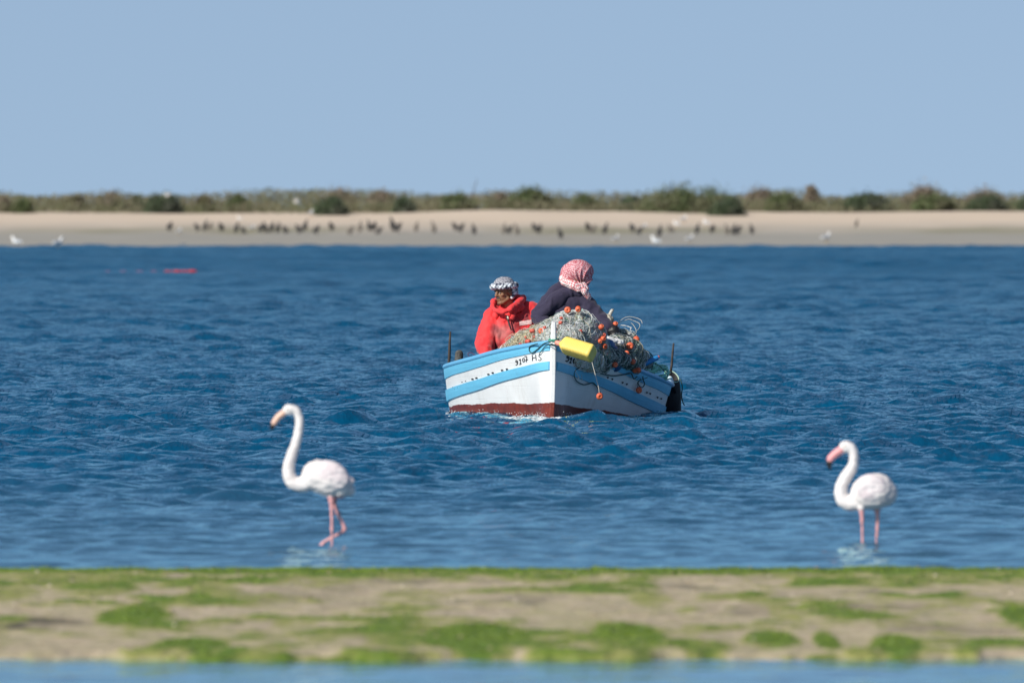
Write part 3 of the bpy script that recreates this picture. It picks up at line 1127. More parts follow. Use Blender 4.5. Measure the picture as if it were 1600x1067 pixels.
def zg(y):
    return smooth_interp(_zy, _zg, max(0, y))


def halfb(y, z):
    bgw = smooth_interp(_y, _b, max(0, y))
    r = smooth_interp(_ry, _rr, max(0, y))
    g_ = zg(y)
    if z >= 0:
        return bgw * (r + (1 - r) * min(1.3, (z / g_)) ** .9)
    t = min(1, -z / .34)
    return max(.02, bgw * r * math.sqrt(max(0, 1 - t * t)))


def lean(y, z):
    return -.050 * z * (1 - min(1, y / 1.5))


def hp(side, y, z, off=0.0):
    """boat-local point on the hull skin"""
    b = halfb(y, z)
    n = 0
    if off:
        e = .02
        db = (halfb(y + e, z) - halfb(max(0, y - e), z)) / (2 * e if y > e else e + y)
        nn = Vector((1, -db, 0)).normalized() * off
        return Vector((side * (b + nn.x) + lean(y, z), y + nn.y, z))
    return Vector((side * b + lean(y, z), y, z))


def paint(name, c, stain=(0.35, 0.28, 0.2), samt=.35, rough=.42):
    m = mat(name, c, rough, .03, 3)
    nt, b, cr = nodes_of(m)
    tc = nt.nodes.new('ShaderNodeTexCoord')
    ob = tc.outputs['Object']
    st = noise_node(nt, ob, 3.0, 8, (1.2, 1.2, .35))
    st2 = noise_node(nt, ob, 26.0, 6, (1, 1, .3))
    k = mth(nt, 'MULTIPLY', ramp(nt, st, .54, .74), ramp(nt, st2, .35, .7))
    k2 = ramp(nt, noise_node(nt, ob, 60.0, 3), .70, .76)
    k = mth(nt, 'MULTIPLY', mth(nt, 'ADD', k, mth(nt, 'MULTIPLY', k2, .6)), samt)
    o = mixc(nt, k, cr.outputs['Color'], stain)
    nt.links.new(o, b.inputs['Base Color'])
    bp = nt.nodes.new('ShaderNodeBump')
    bp.inputs['Distance'].default_value = .004
    bp.inputs['Strength'].default_value = .7
    sz = nt.nodes.new('ShaderNodeSeparateXYZ')
    nt.links.new(ob, sz.inputs[0])
    seam = mth(nt, 'PINGPONG', mth(nt, 'ADD', sz.outputs[2], mth(nt, 'MULTIPLY', sz.outputs[1], .055)), .055)
    seam = ramp(nt, seam, .0, .004)
    nt.links.new(mth(nt, 'ADD', mth(nt, 'ADD', noise_node(nt, ob, 5.0, 4, (1, .5, 3)), mth(nt, 'MULTIPLY', seam, .35)), mth(nt, 'MULTIPLY', noise_node(nt, ob, 50.0, 4), .15)), bp.inputs['Height'])
    nt.links.new(bp.outputs[0], b.inputs['Normal'])
    return m


M_HULL = paint('hull_white_paint', (0.80, 0.80, 0.785))
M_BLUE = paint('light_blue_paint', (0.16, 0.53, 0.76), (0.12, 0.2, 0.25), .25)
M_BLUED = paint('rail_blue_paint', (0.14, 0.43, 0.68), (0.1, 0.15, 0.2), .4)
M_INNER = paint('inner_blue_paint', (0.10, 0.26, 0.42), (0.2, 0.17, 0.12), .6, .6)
M_STEMP = paint('stem_white_paint', (0.80, 0.80, 0.785), samt=.3)
M_WOOD = mat('worn_deck_wood', (0.22, 0.17, 0.12), .85, .3, 9, .003, 60)
M_DARKW = mat('tarred_wood', (0.045, 0.035, 0.03), .75, .4, 18, .002, 70)
M_INK = mat('black_brushed_paint', (0.012, 0.012, 0.015), .6, .3, 50)

# hull paint with the red bottom below a wavy hand-painted line
for m_ in (M_HULL, M_STEMP):
    nt, b_, cr = nodes_of(m_)
    src = b_.inputs['Base Color'].links[0].from_socket
    tc = nt.nodes.new('ShaderNodeTexCoord')
    sp_ = nt.nodes.new('ShaderNodeSeparateXYZ')
    nt.links.new(tc.outputs['Object'], sp_.inputs[0])
    wob = noise_node(nt, tc.outputs['Object'], 2.6, 3, (1, 1, 0.01))
    wob2 = noise_node(nt, tc.outputs['Object'], 14, 3, (1, 1, 0.01))
    line = mth(nt, 'ADD', mth(nt, 'MULTIPLY', sp_.outputs[1], -.046), .160)
    line = mth(nt, 'ADD', line, mth(nt, 'MULTIPLY', mth(nt, 'SUBTRACT', wob, .5), .05))
    line = mth(nt, 'ADD', line, mth(nt, 'MULTIPLY', mth(nt, 'SUBTRACT', wob2, .5), .012))
    k = mth(nt, 'LESS_THAN', sp_.outputs[2], line)
    red = mixc(nt, ramp(nt, noise_node(nt, tc.outputs['Object'], 14, 6), .4, .65), (0.21, 0.034, 0.017), (0.13, 0.024, 0.014))
    sc_ = ramp(nt, noise_node(nt, tc.outputs['Object'], 85, 3), .68, .73)
    red = mixc(nt, mth(nt, 'MULTIPLY', sc_, .55), red, (0.6, 0.52, 0.48))
    nt.links.new(mixc(nt, k, src, red), b_.inputs['Base Color'])

ST = list(np.concatenate([np.linspace(0, .3, 8)[:-1], np.linspace(.3, LB, 52)]))
ZN = 26


def hull_mesh():
    g = Geo()
    V, Fc = [], []
    for side in (-1, 1):
        base = len(V)
        for y in ST:
            g_ = zg(y)
            zs = list(np.linspace(-.33, 0, 7)[:-1]) + list(np.linspace(0, g_, ZN - 6))
            for z in zs:
                V.append(hp(side, y, z))
        ny, nz = len(ST), ZN
        for i in range(ny - 1):
            for j in range(nz - 1):
                a, b, c, d = base + i * nz + j, base + (i + 1) * nz + j, base + (i + 1) * nz + j + 1, base + i * nz + j + 1
                Fc.append((a, b, c, d) if side > 0 else (d, c, b, a))
    n1 = len(ST) * ZN
    for i in range(len(ST) - 1):   # bottom
        a, b = i * ZN, (i + 1) * ZN
        Fc.append((a, b, n1 + b, n1 + a))
    for j in range(ZN - 1):        # transom
        a, b = (len(ST) - 1) * ZN + j, (len(ST) - 1) * ZN + j + 1
        Fc.append((a, n1 + a, n1 + b, b))
    g.add(V, Fc)
    return g


hg = hull_mesh()
hull_me_world = [BM @ Vector(v) for v in hg.V]
HBVH = BVHTree.FromPolygons(hull_me_world, hg.F)
hg.build('hull', [M_HULL], boat)
# inner skin
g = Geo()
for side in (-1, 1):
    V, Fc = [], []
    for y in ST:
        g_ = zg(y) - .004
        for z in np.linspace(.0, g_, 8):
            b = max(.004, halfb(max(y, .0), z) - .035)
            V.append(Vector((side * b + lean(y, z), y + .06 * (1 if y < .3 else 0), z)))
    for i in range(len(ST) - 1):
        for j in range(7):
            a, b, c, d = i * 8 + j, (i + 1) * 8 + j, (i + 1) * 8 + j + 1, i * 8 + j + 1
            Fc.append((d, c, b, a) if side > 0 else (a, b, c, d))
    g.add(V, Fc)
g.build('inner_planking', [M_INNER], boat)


def strip(name, side, f0, f1, off, m, y0=.004, y1=LB, thick=True):
    """raised band along the hull between two heights given as functions of y"""
    g = Geo()
    V, Fc = [], []
    ys = np.linspace(y0, y1, 70)
    for y in ys:
        z0, z1 = f0(y), f1(y)
        V += [hp(side, y, z0, .001), hp(side, y, z0 + .002, off), hp(side, y, (z0 + z1) / 2, off + .002), hp(side, y, z1 - .002, off), hp(side, y, z1, .001)]
    for i in range(len(ys) - 1):
        for j in range(4):
            a, b, c, d = i * 5 + j, (i + 1) * 5 + j, (i + 1) * 5 + j + 1, i * 5 + j + 1
            Fc.append((a, b, c, d) if side > 0 else (d, c, b, a))
    Fc.append((0, 1, 2, 3, 4))
    g.add(V, Fc)
    return g.build(name, [m], boat, smooth=False)


w1 = lambda y: .0012 * math.sin(3.1 * y) + .0008 * math.sin(7.7 * y + 1)
for side in (-1, 1):
    strip('sheer_band', side, lambda y: zg(y) - .075 - .012 * y + w1(y), lambda y: zg(y) - .006, .009, M_BLUE)
    strip('rubbing_band', side, lambda y: zg(y) - .262 - .022 * y + w1(y + 2), lambda y: zg(y) - .178 - .014 * y + w1(y * 1.3), .016, M_BLUE)
    # gunwale rail, a rounded cap
    pts = [Vector((side * (halfb(y, zg(y)) - .008) + lean(y, zg(y)), y, zg(y) + .004)) for y in np.linspace(.03, LB, 60)]
    g = Geo()
    g.tube(pts, .027, 8)
    g.build('gunwale_rail', [M_BLUED], boat)
# transom cap
g = Geo()
g.tube([hp(-1, LB, zg(LB)) + Vector((0, 0, .004)), hp(1, LB, zg(LB)) + Vector((0, 0, .004))], .027, 8)
g.build('transom_rail', [M_BLUED], boat)

# stem post
g = Geo()
V, Fc = [], []
for k, z in enumerate(np.linspace(-.33, .95, 24)):
    wd = .030 if z < .72 else .030 - .006 * (z - .72) / .23
    fw = -.055 - .10 * max(0, z) ** 2 * .25
    if z > .93:
        wd *= .9
    lx = lean(0, z) + .003 * math.sin(5 * z)
    bk = .05 if z < .72 else .03
    V += [Vector((lx - wd, bk, z)), Vector((lx - wd * .94, fw + .012, z)), Vector((lx - wd * .72, fw, z)), Vector((lx + wd * .72, fw, z)), Vector((lx + wd * .94, fw + .012, z)), Vector((lx + wd, bk, z))]
for i in range(23):
    for j in range(6):
        a, b = i * 6 + j, i * 6 + (j + 1) % 6
        Fc.append((a, b, b + 6, a + 6))
Fc.append(tuple(23 * 6 + j for j in range(6)))
g.add(V, [f[::-1] for f in Fc])
so = g.build('stem_post', [M_STEMP], boat, smooth=False)
bv = so.modifiers.new('b', 'BEVEL')
bv.width = .006
bv.segments = 2
bv.limit_method = 'ANGLE'

# decks, thwarts, floor
g = Geo()
n = 0
for yy in np.arange(.18, 1.28, .14):
    pass


def board(name, y0, y1, z, inset=.04, m=M_WOOD, th=.025):
    g = Geo()
    V = []
    for y in (y0, y1):
        b = halfb(y, z) - inset
        for (sx_, dz) in ((-1, 0), (1, 0), (1, -th), (-1, -th)):
            V.append(Vector((sx_ * b + lean(y, z), y, z + dz)))
    g.add(V, [(0, 1, 2, 3), (7, 6, 5, 4), (0, 4, 5, 1), (1, 5, 6, 2), (2, 6, 7, 3), (3, 7, 4, 0)])
    return g.build(name, [m], boat, smooth=False)


for yy in np.arange(.18, 1.22, .145):
    board('deck_plank', yy, yy + .139, zg(yy) - .13 - .0 * yy)
for yy in (2.35, 3.7):
    board('thwart', yy, yy + .22, zg(yy) - .10, th=.035)
for yy in np.arange(1.4, 4.5, .2):
    board('floor_board', yy, yy + .19, .03, .1)

# rowing pins, bitt
for (a, b_, D, r) in (((703.6, 518), (700.5, 574), 170.0, .0125), ((1052.6, 536), (1047.6, 582), 170.0, .0105)):
    g = Geo()
    P0, P1 = BMI @ at(*b_, D), BMI @ at(*a, D)
    P0 = P0 + (P0 - P1) * .12
    g.tube([P0, P0.lerp(P1, .35) + Vector((.004, 0, 0)), P0.lerp(P1, .72), P1], [r * 1.15, r * 1.2, r, r * .72], 8)
    g.build('thole_pin', [M_DARKW], boat)
c = BMI @ at(717.5, 553, 169.6)
blob('mooring_bitt', [('c', c + Vector((0, 0, -.14)), .045, c + Vector((0, 0, .0)), .042)], mat('grey_rubber_sleeve', (.07, .07, .065), .9, .5, 30, .003, 90), boat, .008, 2)

# scupper holes in pairs on both sides, with dirt marks
SCUP = [(786, 578), (793.6, 576.3), (764.7, 584.3), (771.4, 582), (739.8, 591.8), (746, 590), (723.8, 596.4), (729, 595), (697, 609.5), (703, 607.2), (709.5, 604.4),
        (948.4, 589), (955.3, 591.4), (971.5, 596.8), (978, 599.2), (1009.4, 612.3), (1014.4, 614), (1026, 620), (1031.5, 622)]


def hit(px, py):
    d = (at(px, py, 100) - Vector((0, 0, H))).normalized()
    loc, nrm, i, dist = HBVH.ray_cast(Vector((0, 0, H)), d)
    De = DB + float(np.interp(abs(px - 863) / 159.0, _b[:8], _y[:8]))
    if loc is None or loc.y > De + .5:
        loc, nrm, i, dist = HBVH.find_nearest(at(px, py, De))
    if nrm.y > 0:
        nrm = -nrm
    return loc, nrm


def on_hull(px, py, off=.004):
    l, n_ = hit(px, py)
    return l + n_ * off


for k, (px, py) in enumerate(SCUP):
    c = BMI @ on_hull(px, py, .012)
    sz = .012 if px > 735 else .008
    if px > 735 and px < 800:
        sz = .014
    side = -1 if px < 860 else 1
    blob('scupper_hole', [('e', c, (sz * 1.0, sz * .9, sz * .55)), ('c', c, sz * .5, c + Vector((-.002, 0, -.012)), sz * .3)], M_INK, boat, .0035, 0)

# registration letters, brushed by hand
S1, O1 = 1600 / 130.0, (790, 535)


def gl(pts):
    return [(O1[0] + x / S1, O1[1] + y / S1) for x, y in pts]


def oval(cx, cy, rx, ry, n=12):
    return [(cx + rx * math.cos(t), cy + ry * math.sin(t)) for t in np.linspace(-1.2, 2 * PI - 1.2, n)]


GLY = {
    -1: [('9', [(228, 352), (212, 342), (200, 352), (198, 372), (210, 384), (226, 372), (230, 352), (236, 385), (230, 415), (215, 434), (196, 426)]),
         ('1', [(262, 345), (288, 316), (290, 350), (288, 418)]), ('1', [(268, 426), (310, 406)]),
         ('0', oval(350, 336, 19, 38)),
         ('7', [(366, 276), (400, 262), (412, 282), (408, 320), (402, 374)]), ('7', [(384, 348), (436, 326)]),
         ('H', [(514, 236), (520, 290), (522, 354)]), ('H', [(582, 232), (588, 290), (592, 350)]), ('H', [(520, 298), (590, 288)]),
         ('S', [(690, 236), (664, 232), (642, 254), (652, 276), (676, 292), (690, 312), (680, 338), (656, 350), (630, 334)])],
    1: [('9', [(1206, 272), (1186, 258), (1172, 280), (1184, 302), (1204, 296), (1212, 272), (1212, 318), (1196, 352), (1168, 366), (1146, 350)]),
        ('1', [(1232, 322), (1268, 286), (1254, 345), (1242, 392)]), ('1', [(1216, 380), (1262, 402)]),
        ('0', oval(1318, 362, 24, 44)),
        ('7', [(1352, 330), (1398, 344), (1396, 390), (1380, 446)]), ('7', [(1358, 384), (1412, 404)])]}
for side, rows in GLY.items():
    for ch, pts in rows:
        g = Geo()
        P = []
        pp = gl(pts)
        dense = []
        for i in range(len(pp) - 1):
            for t in np.linspace(0, 1, 4)[:-1]:
                dense.append((pp[i][0] * (1 - t) + pp[i + 1][0] * t, pp[i][1] * (1 - t) + pp[i + 1][1] * t))
        dense.append(pp[-1])
        W = .0034 if side < 0 else .0060
        V, Fc = [], []
        for i, (px, py) in enumerate(dense):
            q0 = dense[max(0, i - 1)]
            q1 = dense[min(len(dense) - 1, i + 1)]
            dx, dy = q1[0] - q0[0], q1[1] - q0[1]
            l = math.hypot(dx, dy) or 1
            wpx = W * 160 * (1 + .25 * math.sin(i * 1.7))
            ox, oy = -dy / l * wpx, dx / l * wpx
            V += [BMI @ on_hull(px + ox, py + oy, .0035), BMI @ on_hull(px - ox, py - oy, .0035)]
        Fc = [(2 * i, 2 * i + 1, 2 * i + 3, 2 * i + 2) for i in range(len(dense) - 1)]
        g.add(V, Fc)
        g.build('registration_mark', [M_INK], boat, smooth=False)


# ------------------------------------------------------------------ ropes
def rope_mat(name, c, c2):
    return mat(name, c, .85, color2=c2, scale=60, bump=.002, bscale=150)


M_RGREEN = rope_mat('green_rope', (0.05, 0.30, 0.20), (0.12, 0.42, 0.30))
M_RMINT = rope_mat('mint_rope', (0.22, 0.62, 0.48), (0.35, 0.72, 0.58))
M_RTEAL = rope_mat('dark_teal_rope', (0.025, 0.07, 0.075), (0.05, 0.12, 0.12))
M_RGREY = rope_mat('pale_rope', (0.42, 0.40, 0.34), (0.62, 0.60, 0.54))
M_RWHITE = rope_mat('white_cord', (0.62, 0.64, 0.62), (0.75, 0.76, 0.74))


def rope(name, pts, r, m, label=None, cat='rope', parent=None, n=6, seg=6):
    """pts are world points"""
    P = catmull(pts, n)
    if parent is None:
        o0 = P[0].copy()
        g = Geo()
        g.tube([p - o0 for p in P], r, seg)
        o = g.build(name, [m])
        o.location = o0
        tag(o, label, cat)
    else:
        Mi = Matrix.Translation(-parent.location) if parent.type == 'EMPTY' and parent is not boat else BMI
        g = Geo()
        g.tube([Mi @ p for p in P], r, seg)
        o = g.build(name, [m], parent)
    return o


H_ = on_hull
rope('mooring_rope', [at(863, 533, 166.3), H_(853, 536, .03), H_(843, 545, .02), H_(834, 551, .016), H_(829.6, 548, .016), H_(830.5, 541, .02), H_(838, 536, .035), H_(846, 531, .06)], .0055, M_RTEAL,
     'thin dark rope loop hanging over the blue band left of the stem')
rope('mooring_rope', [at(863, 537, 166.3), H_(856, 541, .03), H_(849, 548, .02), H_(844.5, 553, .015)], .005, M_RTEAL,
     'thin dark rope end trailing down over the white band left of the stem')
rope('mooring_rope', [H_(852, 548, .015), H_(853, 556, .015), H_(848, 562, .015), H_(845, 561, .015)], .0018, M_RGREY,
     'fine pale cord curling beside the last letter left of the stem')
# lashings round the stem
for (py, m_, lab) in ((531.5, M_RGREEN, 'upper green lashing wound round the white stem post'), (533.6, M_RGREEN, 'second green lashing wound round the white stem post'), (539.5, M_RTEAL, 'dark lashing below the green ones on the white stem post')):
    z = H - (py - YH) * 166.45 / F
    c = BM @ Vector((lean(0, z), 0, z))
    P = [c + Vector((.047 * math.cos(t), -.006 + .068 * math.sin(t), .005 * math.sin(t * 1.0))) for t in np.linspace(0, 2 * PI, 16)]
    rope('stem_lashing', P, .007, m_, lab, n=2)

# ------------------------------------------------------------------ yellow jug tied to the stem
M_YEL = mat('yellow_plastic', (0.84, 0.62, 0.14), .42, .05, 6, .001, 40, spec=.4)
M_PINK = mat('faded_pink_cap', (0.75, 0.30, 0.22), .5, .1, 20)
ja, jb = at(873.5, 536.5, 166.32), at(927, 552.5, 166.16)
jb = jb + (jb - ja).normalized() * .0
jug = empty('plastic_jug', ja)
tag(jug, 'yellow ribbed plastic jug lying sideways, tied to the stem post of the boat', 'jug')
ax = (jb - ja)
JL = ax.length
ax.normalize()
uu = ax.cross(Vector((0, 1, 0))).normalized()
if uu.z < 0:
    uu = -uu
vv = ax.cross(uu).normalized()
ca, sa = math.cos(math.radians(-24)), math.sin(math.radians(-24))
u2, v2 = uu * ca + vv * sa, vv * ca - uu * sa
V, Fc = [], []
NS = 28
rows = []
prof = [(0.0, .022), (.012, .024), (.02, .03), (.035, .052), (.055, .070), (.075, .080)]
k = .09
while k < JL - .045:
    prof += [(k, .0835), (k + .0055, .0765), (k + .011, .0835)]
    k += .0175
prof += [(JL - .03, .083), (JL - .012, .081), (JL - .003, .073), (JL, .060), (JL - .004, .035), (JL - .004, .004)]
for s, r in prof:
    ex = .42 if r > .06 else .75
    if s > JL - .001 or (s > JL - .005 and r < .05):
        ex = .5
    for j in range(NS):
        t = 2 * PI * j / NS
        c_, s_ = math.cos(t), math.sin(t)
        x = abs(c_) ** ex * (1 if c_ > 0 else -1) * r * .90
        y = abs(s_) ** ex * (1 if s_ > 0 else -1) * r * 1.0
        # the ribs only mark the two broad faces
        V.append(ax * s + u2 * x + v2 * y)
n_ = len(prof)
for i in range(n_ - 1):
    for j in range(NS):
        j2 = (j + 1) % NS
        Fc.append((i * NS + j, i * NS + j2, (i + 1) * NS + j2, (i + 1) * NS + j))
Fc.append(tuple((n_ - 1) * NS + j for j in range(NS)))
g = Geo()
g.add(V, Fc)
bo = g.build('jug_body', [M_YEL], jug)
bmj = bmesh.new()
bmj.from_mesh(bo.data)
bmesh.ops.recalc_face_normals(bmj, faces=bmj.faces)
bmj.to_mesh(bo.data)
bmj.free()
blob('cap', [('c', ax * -.022, .026, ax * .006, .027)], M_PINK, jug, .005, 1)
g = Geo()
hpth = [ax * .05 + u2 * .068, ax * .07 + u2 * .105, ax * .12 + u2 * .105, ax * .14 + u2 * .075]
rope('jug_cord', [ja + ax * -.01, at(868, 534, 166.36), at(864, 532, 166.36)], .006, M_RGREEN, 'short green cord between the jug neck and the stem post')

# ------------------------------------------------------------------ nets
M_ORANGE = mat('orange_float_plastic', (0.62, 0.085, 0.035), .55, color2=(0.76, 0.17, 0.07), scale=9, bump=.002)
M_RUST = mat('faded_red_float', (0.50, 0.06, 0.04), .55, color2=(0.62, 0.14, 0.09), scale=20)
TW = {
    'white': mat('twine_white', (0.70, 0.72, 0.71), .7, .15, 20),
    'grey': mat('twine_grey_green', (0.40, 0.45, 0.41), .7, .25, 20),
    'khaki': mat('twine_khaki', (0.50, 0.44, 0.30), .8, .2, 20),
    'green': mat('twine_dark_green', (0.04, 0.13, 0.10), .7, .3, 20),
    'dark': mat('twine_dark', (0.03, 0.045, 0.05), .7, .3, 20),
    'mint': mat('twine_mint', (0.30, 0.52, 0.42), .7, .2, 20),
    'pink': mat('twine_red', (0.42, 0.12, 0.10), .7, .2, 20)}


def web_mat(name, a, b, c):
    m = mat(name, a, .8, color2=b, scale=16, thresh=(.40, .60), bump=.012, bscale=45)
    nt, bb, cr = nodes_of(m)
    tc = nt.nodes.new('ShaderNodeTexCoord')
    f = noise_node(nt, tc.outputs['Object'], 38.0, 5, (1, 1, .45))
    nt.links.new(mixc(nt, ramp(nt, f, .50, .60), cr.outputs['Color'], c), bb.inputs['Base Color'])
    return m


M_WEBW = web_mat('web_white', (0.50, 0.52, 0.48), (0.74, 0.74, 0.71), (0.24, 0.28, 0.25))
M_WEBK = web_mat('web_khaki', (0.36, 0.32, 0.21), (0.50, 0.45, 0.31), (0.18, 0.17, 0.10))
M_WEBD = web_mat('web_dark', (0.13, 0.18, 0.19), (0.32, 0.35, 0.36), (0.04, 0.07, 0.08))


def B(px, py, y):
    return at(px, py, DB + y)


def net(label, prims, webm, mix, nstr, seed, down=.5, thick=(.0012, .0026), length=(8, 24)):
    org = prims[0][1].copy()
    org = Vector((org.x, org.y, org.z - .3))
    root = empty('fishing_net', org)
    tag(root, label, 'fishing net', 'fishing nets heaped in the boat')
    pl = []
    for p in prims:
        if p[0] == 'c':
            pl.append(('c', p[1] - org, p[2], p[3] - org, p[4]))
        else:
            pl.append(('e', p[1] - org) + tuple(p[2:]))
    me = blob_mesh('webbing', pl, .016, 2)
    fold(me, .022, 9, (1, 1, .6), seed, True)
    fold(me, .007, 32, (1, 1, .5), seed + 3, True)
    link('webbing', me, webm, root)
    P = get_co(me)
    bv = BVHTree.FromPolygons([Vector(v) for v in P], [tuple(p.vertices) for p in me.polygons])
    r = random.Random(seed)
    g = Geo()
    keys = list(mix.keys())
    wts = [mix[k] for k in keys]
    for s in range(int(nstr * 1.25)):
        p = Vector(P[r.randrange(len(P))])
        if p.y > org.y * 0 + 9:
            continue
        d = Vector((r.gauss(0, 1), r.gauss(0, 1), r.gauss(0, .6) - down)).normalized()
        L = r.randint(*length)
        st = r.uniform(.012, .03)
        lift = abs(r.gauss(0, .007)) + .002
        pts = []
        curl = Vector((r.gauss(0, 1), r.gauss(0, 1), r.gauss(0, 1))) * r.uniform(0, .14)
        for i in range(L):
            loc, nn, _, _ = bv.find_nearest(p)
            if loc is None:
                break
            pts.append(loc + nn * (lift + abs(r.gauss(0, .003)) + (.02 * math.sin(PI * i / L) if s % 9 == 0 else 0)))
            d = (d + d.cross(curl) * .6 + Vector((r.gauss(0, .16), r.gauss(0, .16), r.gauss(0, .16) - down * .15)))
            d = d - nn * d.dot(nn)
            if d.length < 1e-3:
                break
            d.normalize()
            p = loc + d * st
        if len(pts) > 2:
            m = r.choices(range(len(keys)), wts)[0]
            g.tube(pts, r.uniform(*thick) * (1.7 if r.random() < .06 else 1), 3, m, cap=False)
    o = g.build('twine', [TW[k] for k in keys], root, smooth=False)
    o['kind'] = 'stuff'
    return root, bv, org


def ring_mesh(name, R=.034, r=.017, wid=.02):
    """short pierced net float"""
    V, Fc = [], []
    n, mseg = 18, 10
    for i in range(n):
        t = 2 * PI * i / n
        for j in range(mseg):
            p = 2 * PI * j / mseg
            rr = R - r + r * math.cos(p) + .0
            V.append((rr * math.cos(t), wid * math.sin(p), rr * math.sin(t)))
    for i in range(n):
        for j in range(mseg):
            i2, j2 = (i + 1) % n, (j + 1) % mseg
            Fc.append((i * mseg + j, i2 * mseg + j, i2 * mseg + j2, i * mseg + j2))
    return mesh_from(name, V, Fc)


FME = ring_mesh('float')
FME.materials.append(M_ORANGE)
FME2 = ring_mesh('float', .026, .0135, .026)
FME2.materials.append(M_ORANGE)
FME3 = ring_mesh('float', .020, .0098, .024)
FME3.materials.append(M_RUST)


def floats(root, org, lst):
    for (px, py, y, me, rx, rz, s) in lst:
        o = link('float', me, None, root)
        o.location = B(px, py, y) - org
        o.rotation_euler = (math.radians(rx), rng.uniform(0, 3), math.radians(rz))
        o.scale = (s, s, s)


# khaki net on the left of the bow
nk, bv1, og1 = net('khaki brown net heaped left of the stem in front of the man in red',
                   [('c', B(784, 558, 1.30), .05, B(806, 550, 1.25), .11), ('c', B(806, 550, 1.25), .11, B(832, 538, 1.05), .14),
                    ('c', B(832, 538, 1.05), .14, B(856, 532, .7), .14), ('c', B(800, 562, 1.2), .10, B(850, 552, .8), .13)],
                   M_WEBK, {'khaki': 8, 'grey': 1.5, 'green': .7, 'white': 1.6, 'pink': .5}, 1500, 5, .3)
floats(nk, og1, [(845.5, 517.5, .42, FME2, 25, 30, 1.25), (831.5, 517, .55, FME3, 10, 80, 1.1), (825, 533.5, .62, FME3, 0, 60, 1.2), (813, 538, .85, FME3, 20, 20, .8),
                 (822, 527, .75, FME3, 50, 10, .7), (836, 526, .55, FME3, 10, 110, .7), (818, 541, .8, FME3, 10, 60, .8), (851, 512, .4, FME3, 30, 60, .8)])
# main white net over the bow
nw, bv2, og2 = net('white and grey nylon net piled over the bow behind the yellow jug',
                   [('c', B(860, 523, .50), .11, B(880, 518, .55), .155), ('c', B(880, 518, .55), .155, B(903, 516, .62), .165),
                    ('c', B(903, 516, .62), .165, B(920, 526, .70), .14), ('c', B(920, 526, .70), .13, B(936, 548, .72), .075),
                    ('c', B(936, 548, .72), .07, B(952, 566, .85), .035),
                    ('c', B(874, 543, .40), .10, B(905, 556, .42), .11), ('c', B(905, 556, .42), .11, B(930, 566, .55), .07),
                    ('c', B(868, 528, .35), .09, B(888, 534, .35), .12)],
                   M_WEBW, {'white': 7, 'grey': 3, 'green': .8, 'khaki': 1.6, 'dark': .5, 'mint': .8, 'pink': .25}, 2600, 9, .55)
floats(nw, og2, [(887, 484.5, .45, FME, 5, 10, 1.0), (903.5, 483, .45, FME2, 70, 70, 1.15), (939.5, 511, .55, FME2, 40, 60, 1.05), (942.5, 529, .55, FME2, 10, 40, 1.0), (938, 533, .5, FME2, 30, 20, .9),
                 (945.5, 541, .6, FME2, 40, 30, 1.0), (905, 526, .38, FME3, 60, 80, 1.2), (877, 497, .35, FME3, 10, 30, .8), (876, 504, .33, FME3, 10, 60, .9), (907, 519, .40, FME3, 40, 0, 1.1), (944, 523, .6, FME3, 60, 70, 1.1)])
# web hanging in the shade over the right bow
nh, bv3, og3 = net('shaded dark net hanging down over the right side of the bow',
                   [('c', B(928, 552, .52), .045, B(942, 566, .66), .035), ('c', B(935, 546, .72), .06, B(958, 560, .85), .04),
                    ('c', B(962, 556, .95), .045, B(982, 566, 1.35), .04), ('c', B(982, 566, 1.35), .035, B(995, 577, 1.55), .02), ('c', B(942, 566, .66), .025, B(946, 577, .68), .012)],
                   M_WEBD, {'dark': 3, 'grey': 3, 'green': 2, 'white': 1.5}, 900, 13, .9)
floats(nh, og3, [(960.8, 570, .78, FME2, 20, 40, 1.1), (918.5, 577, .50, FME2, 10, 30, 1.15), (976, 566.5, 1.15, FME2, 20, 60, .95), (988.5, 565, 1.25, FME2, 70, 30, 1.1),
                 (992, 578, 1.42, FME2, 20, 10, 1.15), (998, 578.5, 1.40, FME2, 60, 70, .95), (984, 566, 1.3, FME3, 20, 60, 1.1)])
# net further aft on the right side
na, bv4, og4 = net('tangled grey net with large orange floats on the right, behind the navy glove',
                   [('c', B(962, 538, 1.35), .06, B(982, 545, 1.5), .075), ('c', B(982, 545, 1.5), .075, B(998, 556, 1.7), .055), ('c', B(998, 556, 1.7), .05, B(1010, 566, 2.0), .03),
                    ('c', B(968, 524, 1.9), .035, B(986, 532, 2.0), .045), ('c', B(975, 556, 1.4), .05, B(996, 566, 1.7), .04)],
                   M_WEBD, {'white': 2.5, 'grey': 4, 'dark': 2.5, 'green': 2, 'khaki': 1.5}, 1500, 17, .4)
floats(na, og4, [(984.5, 540.5, 1.28, FME, 12, 8, 1.12), (979, 552.5, 1.2, FME, 8, -12, .92), (994.5, 530.5, 1.8, FME2, 60, 60, 1.25), (961.5, 506.5, 1.5, FME2, 40, 70, 1.0), (1003, 562, 1.75, FME3, 40, 50, 1.0), (1012, 559, 1.9, FME3, 30, 60, 1.0), (992, 553, 1.5, FME3, 30, 60, .8)])


def coil(name, c, rx, rz, turns, r, m, label, tilt=.5, jit=.012, seed=1, drift=(0, 0, 0), cat='rope'):
    rr = random.Random(seed)
    P = []
    n = int(12 * turns)
    for i in range(n):
        t = 2 * PI * i / 12
        f = i / n
        P.append(c + Vector((rx * math.cos(t) * (1 - .2 * f) + rr.gauss(0, jit), rx * .8 * math.sin(t) + rr.gauss(0, jit), rz * math.sin(t) * tilt + rr.gauss(0, jit * .6))) + Vector(drift) * f)
    return rope(name, P, r, m, label, cat, n=3, seg=5)


